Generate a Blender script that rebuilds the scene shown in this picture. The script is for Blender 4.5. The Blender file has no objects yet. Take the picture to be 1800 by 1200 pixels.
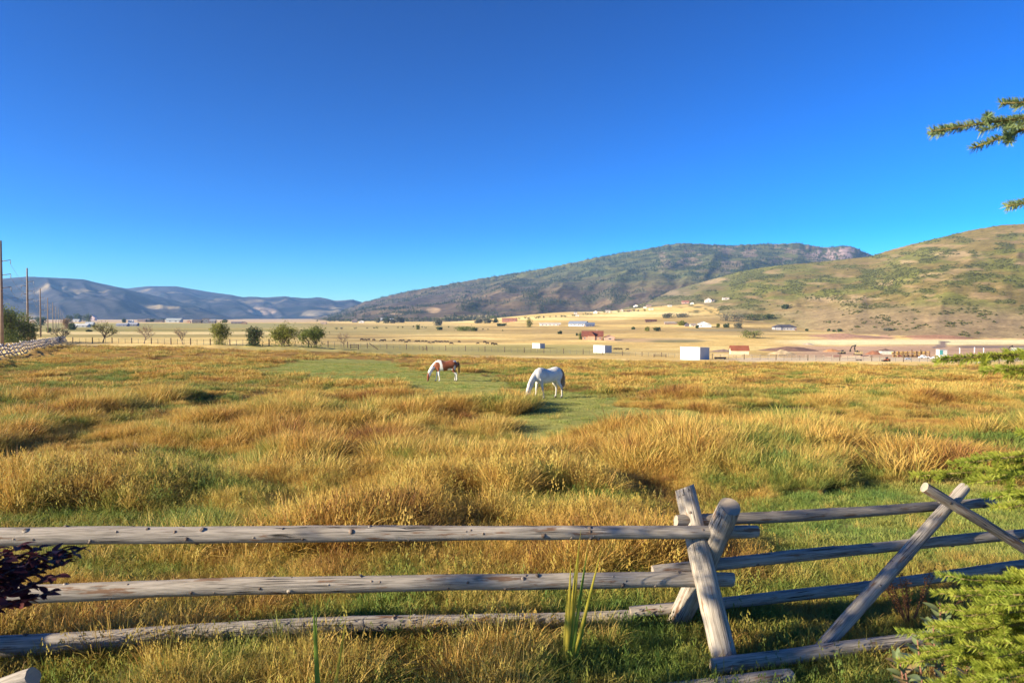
import bpy, math, random
import numpy as np
from mathutils import Vector, Matrix

S = bpy.context.scene
COL = S.collection
R = math.radians
rng = np.random.default_rng(7)

# ------------------------------------------------------------------ camera, sky, sun, exposure
CAM = np.array([0.0, 0.0, 4.0])
F = 1200.0                                   # focal length in pixels of the 1800 px wide photograph (24 mm)
PITCH = math.atan(43 / 1200)
cam_d = bpy.data.cameras.new('camera'); cam_d.sensor_width = 36; cam_d.lens = 24
cam_d.clip_start = 0.05; cam_d.clip_end = 40000
cam = bpy.data.objects.new('camera', cam_d); COL.objects.link(cam)
cam.location = CAM; cam.rotation_euler = (R(90) - PITCH, 0, 0)
cam_d.dof.use_dof = True; cam_d.dof.focus_distance = 20.0; cam_d.dof.aperture_fstop = 5.0
S.camera = cam

SUN_ELEV, SUN_ROT = R(19), R(249)            # low morning sun, left and slightly behind the camera
world = bpy.data.worlds.new('World'); S.world = world; world.use_nodes = True
wn = world.node_tree; bg = wn.nodes['Background']
sky = wn.nodes.new('ShaderNodeTexSky'); sky.sky_type = 'NISHITA'; sky.sun_disc = False
sky.sun_elevation = SUN_ELEV; sky.sun_rotation = SUN_ROT
sky.altitude = 2000; sky.air_density = 1.0; sky.dust_density = 0.0; sky.ozone_density = 4.0
hs = wn.nodes.new('ShaderNodeHueSaturation'); hs.inputs['Saturation'].default_value = 1.50
hs.inputs['Hue'].default_value = 0.495
def vmul(a, k):
    o = wn.nodes.new('ShaderNodeVectorMath'); o.operation = 'SCALE'; o.inputs[3].default_value = k; wn.links.new(a, o.inputs[0]); return o.outputs[0]
gm = wn.nodes.new('ShaderNodeGamma'); gm.inputs[1].default_value = 1.55
wn.links.new(sky.outputs[0], hs.inputs['Color']); tn = wn.nodes.new('ShaderNodeVectorMath'); tn.operation = 'MULTIPLY'; tn.inputs[1].default_value = (.85, .97, .97)
wn.links.new(hs.outputs[0], tn.inputs[0]); wn.links.new(vmul(tn.outputs[0], .28), gm.inputs[0]); wn.links.new(vmul(gm.outputs[0], 3.5), bg.inputs[0])
bg.inputs[1].default_value = 0.068
sun_d = bpy.data.lights.new('sun', 'SUN'); sun_d.energy = 5.0; sun_d.angle = R(0.55); sun_d.color = (1.0, 0.86, 0.62)
sun = bpy.data.objects.new('sun', sun_d); COL.objects.link(sun)
sdir = Vector((math.sin(SUN_ROT) * math.cos(SUN_ELEV), math.cos(SUN_ROT) * math.cos(SUN_ELEV), math.sin(SUN_ELEV)))
sun.rotation_euler = sdir.to_track_quat('Z', 'Y').to_euler()
vs = S.view_settings; vs.view_transform = 'Standard'; vs.look = 'None'; vs.gamma = 1; vs.use_curve_mapping = False
vs.exposure = 1.5
cy = S.cycles
cy.max_bounces = 6; cy.diffuse_bounces = 3; cy.glossy_bounces = 2; cy.transmission_bounces = 3; cy.volume_bounces = 1
cy.use_denoising = True; cy.use_adaptive_sampling = False

HAZE = 6.2e-5                                # density of the valley air
SHADE = [(-8.3, 1.5, 5.4, 3.0, 501, 620, 'leafy garden tree left of the viewer outside the photo')]

# ------------------------------------------------------------------ noise and pixel helpers
_perm = np.random.default_rng(3).random((256, 256))
def vnoise(x, y):
    x = np.asarray(x, float); y = np.asarray(y, float)
    xi = np.floor(x).astype(int); yi = np.floor(y).astype(int)
    fx = x - xi; fy = y - yi
    fx = fx * fx * fx * (fx * (fx * 6 - 15) + 10); fy = fy * fy * fy * (fy * (fy * 6 - 15) + 10)
    a = _perm[xi & 255, yi & 255]; b = _perm[(xi + 1) & 255, yi & 255]
    c = _perm[xi & 255, (yi + 1) & 255]; d = _perm[(xi + 1) & 255, (yi + 1) & 255]
    return (a * (1 - fx) + b * fx) * (1 - fy) + (c * (1 - fx) + d * fx) * fy
def fbm(x, y, o=4, g=0.5):
    s = 0; a = 1; t = 0
    for i in range(o):
        s = s + a * vnoise(x * 2 ** i + 17.3 * i, y * 2 ** i + 9.1 * i); t += a; a *= g
    return s / t
def ridged(x, y, o=4):
    s = 0; a = 1; t = 0
    for i in range(o):
        s = s + a * (1 - np.abs(2 * vnoise(x * 2 ** i + 31.7 * i, y * 2 ** i + 5.9 * i) - 1)); t += a; a *= 0.5
    return s / t
def sstep(a, b, x):
    t = np.clip((x - a) / (b - a), 0, 1); return t * t * (3 - 2 * t)

CP, SP = math.cos(PITCH), math.sin(PITCH)
def ray(u, v):
    a = (np.asarray(u, float) - 900) / F; b = (600 - np.asarray(v, float)) / F
    return a, CP + b * SP, -SP + b * CP
def P(u, v, d):
    a, y, z = ray(u, v)
    return Vector((CAM[0] + a * d, CAM[1] + y * d, CAM[2] + z * d))
def vslope(v):                               # height per unit of y along the ray through row v
    _, y, z = ray(900, v); return z / y
def pix(x, y, z):
    x = np.asarray(x, float); dy = np.asarray(y, float); dz = np.asarray(z, float) - CAM[2]
    d = np.maximum(dy * CP - dz * SP, 0.05); b = (dy * SP + dz * CP) / d
    return 900 + F * x / d, 600 - F * b

# ------------------------------------------------------------------ ground shape
_lt = np.linspace(math.log(1.0), math.log(16000), 1600)
def _prof(pairs):
    D = np.array([p[0] for p in pairs], float); v = np.array([p[1] for p in pairs], float)
    z = CAM[2] + vslope(v) * D
    D = np.concatenate([[1, 7, 9, 12, 16, 24], D]); z = np.concatenate([[.86, 0.84, .70, .42, .2, .05], z])
    zz = np.interp(_lt, np.log(D), z)
    k = np.exp(-np.linspace(-2, 2, 41) ** 2); k /= k.sum()
    zp = np.concatenate([np.full(20, zz[0]), zz, np.full(20, zz[-1])])
    return np.convolve(zp, k, 'valid')
_TT = np.array([-.75, -.35, -.1, .1, .3, .5, .75])
_left = [(33, 702), (60, 652), (100, 622), (160, 606), (300, 592), (600, 579), (1000, 571), (2000, 564.5), (4000, 561), (16000, 558.5)]
_PR = np.stack([_prof(q) for q in (
    _left, _left,
    [(33, 702), (60, 653), (100, 633), (160, 622), (230, 617), (300, 613), (400, 608), (500, 600), (700, 586), (1000, 575), (1600, 567), (2500, 562), (4000, 560), (16000, 558.5)],
    [(33, 702), (60, 656), (100, 641), (147, 634), (231, 623), (300, 617), (360, 611.5), (450, 602), (600, 590), (800, 578), (1000, 569), (1300, 556), (1500, 549), (1900, 548), (4000, 555), (16000, 558)],
    [(33, 702), (60, 660), (100, 645), (147, 635), (200, 630), (250, 627), (300, 624), (350, 618), (450, 602), (550, 588), (700, 576), (900, 563), (1100, 550), (1300, 538), (1500, 531), (1900, 534), (4000, 550), (16000, 558)],
    [(33, 702), (60, 661), (100, 646), (147, 637), (200, 632), (250, 629), (300, 625.5), (350, 618), (450, 605), (550, 592), (700, 582), (900, 575), (1300, 568), (4000, 560), (16000, 558)],
    [(33, 702), (60, 662), (100, 648), (147, 640), (200, 636), (250, 631), (300, 627), (350, 620), (450, 606), (550, 595), (700, 585), (900, 577), (1300, 569), (4000, 560), (16000, 558)])])
def ground(x, y, fine=True):
    x = np.asarray(x, float); y = np.asarray(y, float)
    D = np.maximum(np.maximum(y, np.abs(x) * 1.05), 1.5)
    D = np.where((y < 0) | (np.abs(x) > np.maximum(y, 0)), np.minimum(D, np.maximum(7, np.maximum(y, np.abs(x) * 1.05))), D)
    t = np.clip(x / np.maximum(D, 1), -.75, .75)
    li = (np.log(D) - _lt[0]) / (_lt[1] - _lt[0]); i0 = np.clip(li.astype(int), 0, len(_lt) - 2); f = np.clip(li - i0, 0, 1)
    j = np.clip(np.searchsorted(_TT, t) - 1, 0, len(_TT) - 2); g = np.clip((t - _TT[j]) / (_TT[j + 1] - _TT[j]), 0, 1)
    g = g * g * (3 - 2 * g)
    z = (_PR[j, i0] * (1 - f) + _PR[j, i0 + 1] * f) * (1 - g) + (_PR[j + 1, i0] * (1 - f) + _PR[j + 1, i0 + 1] * f) * g
    if fine:
        m = sstep(7.0, 14, D) * (1 - sstep(120, 220, D))
        m = m * (1 - .85 * short_mask(x, y))
        z = z + m * (0.72 * (fbm(x / 5.2, y / 5.2, 3) - .5) + .22 * (fbm(x / 1.3 + 40, y / 1.3, 2) - .5))
        z = z + 1.6 * (fbm(x / 160 + 3, y / 160, 3) - .5) * sstep(350, 900, D)
    return z
def solve(u, v, f, d0=3.0, d1=9000.0):
    ds = np.exp(np.linspace(math.log(d0), math.log(d1), 3000))
    a, y, z = ray(u, v)
    X = CAM[0] + a * ds; Y = CAM[1] + y * ds; Z = CAM[2] + z * ds
    hit = np.nonzero(Z < f(X, Y))[0]
    k = hit[0] if len(hit) else len(ds) - 1
    return X[k], Y[k], ds[k]
def inpoly(px, py, poly):
    c = np.zeros(np.shape(px), bool); n = len(poly)
    for i in range(n):
        x1, y1 = poly[i]; x2, y2 = poly[(i + 1) % n]
        if y1 == y2: continue
        c ^= ((y1 > py) != (y2 > py)) & (px < (x2 - x1) * (py - y1) / (y2 - y1) + x1)
    return c
_base = lambda x, y: ground(x, y, False)
LAWNS = [[solve(u, v, _base)[:2] for u, v in q] for q in (
    [(455, 646), (520, 632), (600, 630), (690, 634), (745, 650), (850, 655), (905, 668), (925, 690), (890, 716), (830, 708), (760, 702), (720, 688), (690, 674), (600, 671), (560, 680), (510, 668), (440, 656)],
    [(895, 738), (955, 722), (960, 705), (1010, 692), (1120, 697), (1090, 712), (1190, 724), (1265, 744), (1210, 772), (1090, 764), (1000, 772), (935, 780), (890, 780)],
    [(1250, 925), (1330, 890), (1400, 862), (1500, 846), (1650, 842), (1800, 850), (2300, 900), (2200, 1400), (1380, 1130), (1300, 1010)],
    [(900, 684), (1018, 692), (1016, 720), (965, 730), (912, 724), (892, 704)],
    [(735, 918), (758, 878), (800, 868), (880, 880), (905, 915), (860, 930)],
    [(880, 770), (935, 740), (930, 720), (890, 745)])]
def short_mask(x, y):
    x = np.asarray(x, float); y = np.asarray(y, float)
    k = 0.03 * np.maximum(y, 4)
    wx = x + (fbm(x / 1.1, y / 1.1, 3) - .5) * k * 3.2; wy = y + (fbm(x / 1.1 + 50, y / 1.1, 3) - .5) * k * 6
    m = np.zeros(np.shape(x), bool)
    for q in LAWNS: m |= inpoly(wx, wy, q)
    return m.astype(float)

# hills: each a crest row (pixels) at a crest distance, rising from a foot distance
def _tab(q): return np.array([(p[0] - 900) / F for p in q]), np.array([p[1] for p in q], float)
FAR_T = _tab([(-900, 480), (-400, 484), (0, 490), (50, 486), (120, 489), (150, 491), (185, 500), (225, 508), (260, 503), (310, 503), (350, 510), (390, 516), (430, 523), (470, 525), (500, 523), (530, 526), (560, 524), (590, 529), (620, 527), (640, 532), (700, 545), (780, 557), (900, 562)])
MTN_T = _tab([(540, 563), (600, 548), (640, 531), (680, 521), (720, 511), (760, 505), (800, 497), (850, 489), (900, 481), (950, 473), (1000, 463), (1050, 452), (1100, 443), (1140, 437), (1170, 430), (1200, 427.5), (1240, 429), (1280, 432), (1330, 429), (1370, 429), (1400, 427), (1420, 431), (1450, 435), (1480, 432), (1500, 435), (1530, 449), (1560, 468), (1640, 505), (1800, 540)])
RGT_T = _tab([(940, 561), (1000, 554), (1080, 541), (1160, 516), (1240, 494), (1300, 477), (1360, 467), (1420, 462), (1480, 456), (1525, 451), (1560, 440), (1600, 429), (1650, 417), (1700, 405), (1750, 396), (1800, 393), (1900, 384), (2100, 380), (2700, 400)])
def far_hills_z(x, y):
    t = x / np.maximum(y, 1); zc = CAM[2] + vslope(np.interp(t, *FAR_T)) * 7600
    p = (y - 4600) / 3000
    q = np.clip(p, 0, 1); s = q ** 0.85
    z = -16 + (zc + 16) * s * np.where(p > 1, np.clip(1.0 - (p - 1) * 1.2, 0, 1), 1)
    g = (ridged(t * 10 + .5 * fbm(t * 14, p * 2, 3) + .5 * p, p * 1.5 + 2, 4) - .62) * 330
    z = z + g * (q * (1 - q) * 2.4) * np.clip((zc + 20) / 250, .15, 1)
    return np.where(p < 0, -60, z)
LFT_T = _tab([(-900, 476), (-400, 482), (0, 490), (50, 486), (120, 489), (150, 491), (185, 500), (225, 509), (280, 521), (330, 534), (380, 548), (420, 559), (520, 566)])
def left_hill_z(x, y):
    t = x / np.maximum(y, 1); zc = CAM[2] + vslope(np.interp(t, *LFT_T)) * 5300
    p = (y - 3400) / 1900
    q = np.clip(p, 0, 1); s = q ** 0.9
    z = -16 + (zc + 16) * s * np.where(p > 1, np.clip(1.0 - (p - 1) * 1.3, 0, 1), 1)
    g = (ridged(t * 9 + .4 * fbm(t * 14 + 3, p * 2, 3) + .6 * p, p * 1.4 + 7, 4) - .62) * 260
    z = z + g * (q * (1 - q) * 2.4) * np.clip((zc + 20) / 220, .1, 1)
    return np.where(p < 0, -60, z)
def mountain_z(x, y):
    t = x / np.maximum(y, 1); zc = CAM[2] + vslope(np.interp(t, *MTN_T)) * 4300
    f0 = 1750; p = (y - f0) / (4300 - f0)
    q = np.clip(p, 0, 1); s = .72 * q + .28 * q * q
    z = -14 + (zc + 14) * s * np.where(p > 1, np.clip(1.0 - (p - 1) * 1.3, 0, 1), 1)
    w = t + .05 * fbm(t * 8, p * 3, 3) - .12 * p
    g = (ridged(w * 8 + 4, p * 1.3, 3) - .6) * 135 + (fbm(w * 40, p * 7, 3) - .5) * 36
    z = z + g * (q * (1 - q) * 2.6) * np.clip((zc + 10) / 300, .1, 1)
    z = z + np.where((p > .9) & (p < 1.1), 7 * (vnoise(t * 420, p * 3) - .4), 0)
    return np.where(p < 0, -60, z)
_RF = (np.array([0.0, .1, .2, .3, .4, .5, .6, .75, 1.2]), np.array([1750, 1500, 1250, 1000, 800, 600, 560, 540, 520.]))
_RC = (np.array([0.0, .2, .45, .52, .6, .75, 1.2]), np.array([2700, 2500, 2150, 2000, 1800, 1650, 1500.]))
def right_hill_z(x, y):
    t = x / np.maximum(y, 1); f0 = np.interp(t, *_RF); c0 = np.interp(t, *_RC)
    zc = CAM[2] + vslope(np.interp(t, *RGT_T)) * c0
    zf = ground(x / np.maximum(y, 1) * f0, f0 + 0 * x, False) - 1.5
    p = (y - f0) / (c0 - f0); q = np.clip(p, 0, 1); s = .8 * q + .2 * q * q
    z = zf + (zc - zf) * s * np.where(p > 1, np.clip(1.0 - (p - 1) * 1.0, 0, 1), 1)
    w = t - .10 * p + .04 * fbm(t * 9, p * 3, 3)
    g = (ridged(w * 5 + 1.7, p * 1.1 + 6, 3) - .62) * 48 + (fbm(w * 30, p * 9, 3) - .5) * 14
    z = z + g * (q * (1 - q) * 2.4) * np.clip((zc + 5) / 130, .1, 1)
    z = z + np.where((p > .93) & (p < 1.08), 1.5 * (vnoise(t * 500, p * 3) - .4), 0)
    return np.where(p < 0, -60, z)
def surface(x, y):
    return np.maximum(np.maximum(ground(x, y), right_hill_z(x, y)), np.maximum(mountain_z(x, y), far_hills_z(x, y)))
def G(u, v, d0=3.0):
    x, y, d = solve(u, v, surface, d0)
    return Vector((x, y, float(surface(np.array([x]), np.array([y]))[0]))), d
def gz(x, y): return float(surface(np.array([float(x)]), np.array([float(y)]))[0])

# ------------------------------------------------------------------ mesh helpers
class MB:
    def __init__(s): s.v = []; s.f = []; s.mi = []; s.c = []; s.n = 0
    def add(s, verts, faces, mi=0, col=None):
        verts = [tuple(map(float, q)) for q in verts]
        s.f += [tuple(i + s.n for i in f) for f in faces]; s.mi += [mi] * len(faces); s.v += verts; s.n += len(verts)
        if col is not None: s.c += [col] * len(verts)
    def box(s, c, h, mi=0, rz=0, rot=None):
        m = rot if rot is not None else Matrix.Rotation(rz, 3, 'Z')
        vv = [Vector(c) + m @ Vector((a * h[0], b * h[1], d * h[2])) for d in (-1, 1) for b in (-1, 1) for a in (-1, 1)]
        s.add(vv, [(0, 2, 3, 1), (4, 5, 7, 6), (0, 1, 5, 4), (2, 6, 7, 3), (0, 4, 6, 2), (1, 3, 7, 5)], mi)
    def beam(s, p0, p1, w, h, mi=0):
        p0 = Vector(p0); p1 = Vector(p1); d = p1 - p0
        m = d.to_track_quat('X', 'Z').to_matrix()
        s.box((p0 + p1) / 2, (d.length / 2, w / 2, h / 2), mi, rot=m)
    def tube(s, pts, rad, n=6, mi=0, cap=True, flat=1.0):
        pts = [Vector(p) for p in pts]; vv = []; ff = []
        for i, p in enumerate(pts):
            d = (pts[min(i + 1, len(pts) - 1)] - pts[max(i - 1, 0)])
            q = (d if d.length > 1e-9 else Vector((0, 0, 1))).to_track_quat('Z', 'Y')
            for k in range(n):
                a = 2 * math.pi * k / n
                vv.append(p + q @ Vector((math.cos(a) * rad[i], math.sin(a) * rad[i] * flat, 0)))
        for i in range(len(pts) - 1):
            for k in range(n):
                a = i * n + k; b = i * n + (k + 1) % n; ff.append((a, b, b + n, a + n))
        if cap: ff += [tuple(range(n - 1, -1, -1)), tuple(range((len(pts) - 1) * n, len(pts) * n))]
        s.add(vv, ff, mi)
    def ball(s, c, r, n=8, m=6, mi=0):
        c = Vector(c); r = r if hasattr(r, '__len__') else (r, r, r); vv = [c + Vector((0, 0, -r[2]))]; ff = []
        for i in range(1, m):
            th = math.pi * i / m
            for k in range(n):
                a = 2 * math.pi * k / n
                vv.append(c + Vector((math.sin(th) * math.cos(a) * r[0], math.sin(th) * math.sin(a) * r[1], -math.cos(th) * r[2])))
        vv.append(c + Vector((0, 0, r[2]))); L = len(vv) - 1
        for k in range(n): ff.append((0, 1 + (k + 1) % n, 1 + k)); ff.append((L, L - n + k, L - n + (k + 1) % n))
        for i in range(m - 2):
            for k in range(n):
                a = 1 + i * n + k; b = 1 + i * n + (k + 1) % n; ff.append((a, b, b + n, a + n))
        s.add(vv, ff, mi)
    def mesh(s, name, mats, smooth=False):
        me = bpy.data.meshes.new(name); me.from_pydata(s.v, [], s.f)
        for m in (mats if isinstance(mats, (list, tuple)) else [mats]): me.materials.append(m)
        if max(s.mi, default=0) > 0: me.polygons.foreach_set('material_index', s.mi)
        if smooth: me.polygons.foreach_set('use_smooth', [True] * len(me.polygons))
        me.update(); return me
    def build(s, name, mats, parent=None, smooth=False, **kw):
        return obj(name, s.mesh(name, mats, smooth), parent, **kw)
def obj(name, me, parent=None, label=None, cat=None, group=None, kind=None, loc=None, rot=None):
    o = bpy.data.objects.new(name, me); COL.objects.link(o)
    if parent is not None: o.parent = parent
    if loc is not None: o.location = loc
    if rot is not None: o.rotation_euler = rot
    tag(o, label, cat, group, kind); return o
def tag(o, label=None, cat=None, group=None, kind=None):
    if label: o['label'] = label
    if cat: o['category'] = cat
    if group: o['group'] = group
    if kind: o['kind'] = kind
    return o
def thing(name, label, cat, loc=(0, 0, 0), rz=0, group=None):
    o = bpy.data.objects.new(name, None); COL.objects.link(o); o.location = loc; o.rotation_euler = (0, 0, rz)
    o.empty_display_size = .2
    return tag(o, label, cat, group)
def copy_tree(o, parent=None):
    c = o.copy(); COL.objects.link(c)
    if parent is not None: c.parent = parent
    for ch in list(o.children): copy_tree(ch, c)
    return c
def np_mesh(name, V, faces_flat, sizes, mat, smooth=False, col=None, uv=None):
    me = bpy.data.meshes.new(name); V = np.asarray(V, np.float32)
    me.vertices.add(len(V)); me.vertices.foreach_set('co', V.ravel())
    faces_flat = np.asarray(faces_flat, np.int32).ravel(); sizes = np.asarray(sizes, np.int32)
    me.loops.add(len(faces_flat)); me.loops.foreach_set('vertex_index', faces_flat)
    me.polygons.add(len(sizes)); st = np.concatenate([[0], np.cumsum(sizes)[:-1]]).astype(np.int32)
    me.polygons.foreach_set('loop_start', st)
    if smooth: me.polygons.foreach_set('use_smooth', np.ones(len(sizes), bool))
    me.update(calc_edges=True)
    if col is not None:
        a = me.color_attributes.new('Col', 'FLOAT_COLOR', 'POINT')
        a.data.foreach_set('color', np.concatenate([col, np.ones((len(col), 1))], 1).astype(np.float32).ravel())
    if uv is not None:
        a = me.uv_layers.new(name='UVMap'); a.data.foreach_set('uv', np.asarray(uv, np.float32)[faces_flat].ravel())
    me.materials.append(mat); return me

# ------------------------------------------------------------------ materials
class NB:
    def __init__(s, name):
        s.m = bpy.data.materials.new(name); s.m.use_nodes = True; s.t = s.m.node_tree; s.b = s.t.nodes['Principled BSDF']
        s.out = s.t.nodes['Material Output']; s.b.inputs['Specular IOR Level'].default_value = .25
    def n(s, typ, **kw):
        o = s.t.nodes.new('ShaderNode' + typ)
        for k, v in kw.items():
            if k in o.inputs and not hasattr(o, k): o.inputs[k].default_value = v
            else: setattr(o, k, v)
        return o
    def l(s, a, b): s.t.links.new(a, b)
    def coords(s, scale=(1, 1, 1), which='Object'):
        tc = s.n('TexCoord'); mp = s.n('Mapping'); mp.inputs['Scale'].default_value = scale
        s.l(tc.outputs[which], mp.inputs[0]); return mp.outputs[0]
    def noise(s, vec, scale, detail=4, rough=.55):
        o = s.n('TexNoise'); o.inputs['Scale'].default_value = scale; o.inputs['Detail'].default_value = detail
        o.inputs['Roughness'].default_value = rough; s.l(vec, o.inputs['Vector']); return o.outputs['Fac']
    def ramp(s, fac, stops, interp='LINEAR'):
        o = s.n('ValToRGB'); e = o.color_ramp.elements; o.color_ramp.interpolation = interp
        while len(e) < len(stops): e.new(.5)
        for q, (p, c) in zip(e, stops): q.position = p; q.color = (*c, 1) if len(c) == 3 else c
        s.l(fac, o.inputs[0]); return o.outputs[0]
    def mix(s, fac, a, b, mode='MIX'):
        o = s.n('Mix'); o.data_type = 'RGBA'; o.blend_type = mode
        if isinstance(fac, (int, float)): o.inputs[0].default_value = fac
        else: s.l(fac, o.inputs[0])
        for i, q in ((6, a), (7, b)):
            if isinstance(q, tuple): o.inputs[i].default_value = (*q, 1)
            else: s.l(q, o.inputs[i])
        return o.outputs[2]
    def bump(s, h, strength=.4, dist=.02):
        o = s.n('Bump'); o.inputs['Strength'].default_value = strength; o.inputs['Distance'].default_value = dist
        s.l(h, o.inputs['Height']); s.l(o.outputs[0], s.b.inputs['Normal'])
    def done(s, col=None, rough=.8):
        if col is not None:
            if isinstance(col, tuple): s.b.inputs['Base Color'].default_value = (*col, 1)
            else: s.l(col, s.b.inputs['Base Color'])
        s.b.inputs['Roughness'].default_value = rough; return s.m
_mats = {}
def plain(name, c, rough=.8, var=.25, scale=.6):
    if name in _mats: return _mats[name]
    k = NB(name); f = k.noise(k.coords(), scale, 4)
    col = k.ramp(f, [(.3, tuple(q * (1 - var) for q in c)), (.7, tuple(min(1, q * (1 + var)) for q in c))])
    _mats[name] = k.done(col, rough); return _mats[name]
def leafmat(name, c1, c2, trans=.35, scale=3.0, rough=.6):
    if name in _mats: return _mats[name]
    k = NB(name); g = k.n('NewGeometry'); f = k.noise(g.outputs['Position'], scale, 3)
    col = k.ramp(f, [(.32, c1), (.68, c2)]); k.done(col, rough)
    tr = k.n('BsdfTranslucent'); k.l(col, tr.inputs[0]); mx = k.n('MixShader'); mx.inputs[0].default_value = trans
    k.l(k.b.outputs[0], mx.inputs[1]); k.l(tr.outputs[0], mx.inputs[2]); k.l(mx.outputs[0], k.out.inputs[0])
    _mats[name] = k.m; return k.m
def grassmat(name, stops, tipmix, basecol, trans=.3, psc=.22):
    k = NB(name); g = k.n('NewGeometry'); oi = k.n('ObjectInfo')
    f1 = k.noise(g.outputs['Position'], psc, 3); f2 = k.noise(g.outputs['Position'], psc * 5.5, 2)
    def ma(x, m, ad):
        o = k.n('Math', operation='MULTIPLY_ADD'); k.l(x, o.inputs[0]); o.inputs[1].default_value = m
        if isinstance(ad, float): o.inputs[2].default_value = ad
        else: k.l(ad, o.inputs[2])
        return o.outputs[0]
    c = k.n('Math', operation='ADD'); k.l(ma(f1, 2.1, ma(f2, 1.1, ma(oi.outputs['Random'], .34, -1.32))), c.inputs[0]); c.inputs[1].default_value = 0.0
    col = k.ramp(c.outputs[0], stops)
    uv = k.n('UVMap'); sp = k.n('SeparateXYZ'); k.l(uv.outputs[0], sp.inputs[0])
    hsn = k.n('HueSaturation'); k.l(col, hsn.inputs['Color'])
    mr = k.n('MapRange'); k.l(sp.outputs[0], mr.inputs[0]); mr.inputs[3].default_value = .72; mr.inputs[4].default_value = 1.28
    k.l(mr.outputs[0], hsn.inputs['Value'])
    mr2 = k.n('MapRange'); k.l(sp.outputs[0], mr2.inputs[0]); mr2.inputs[3].default_value = .515; mr2.inputs[4].default_value = .485
    k.l(mr2.outputs[0], hsn.inputs['Hue'])
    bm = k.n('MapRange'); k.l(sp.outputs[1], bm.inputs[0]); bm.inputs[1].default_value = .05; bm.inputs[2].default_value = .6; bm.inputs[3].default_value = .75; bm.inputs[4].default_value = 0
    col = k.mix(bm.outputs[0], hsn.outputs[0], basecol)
    k.done(col, .55)
    tr = k.n('BsdfTranslucent'); k.l(col, tr.inputs[0]); mx = k.n('MixShader'); mx.inputs[0].default_value = trans
    k.l(k.b.outputs[0], mx.inputs[1]); k.l(tr.outputs[0], mx.inputs[2]); k.l(mx.outputs[0], k.out.inputs[0])
    return k.m
def vcolmat(name, nscale, amt=.5, rough=.95, bump=0.0, bdist=1.0):
    k = NB(name); at = k.n('VertexColor', layer_name='Col'); v = k.coords()
    f = k.noise(v, nscale, 6, .65); r = k.ramp(f, [(.3, (1 - amt,) * 3), (.7, (1 + amt,) * 3)])
    f2 = k.noise(v, nscale * .17, 4); r2 = k.ramp(f2, [(.3, (1 - amt * .6,) * 3), (.7, (1 + amt * .6,) * 3)])
    col = k.mix(1.0, at.outputs[0], r, 'MULTIPLY'); col = k.mix(1.0, col, r2, 'MULTIPLY')
    if bump: k.bump(f, bump, bdist)
    k.b.inputs['Specular IOR Level'].default_value = .05
    return k.done(col, rough)
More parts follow.
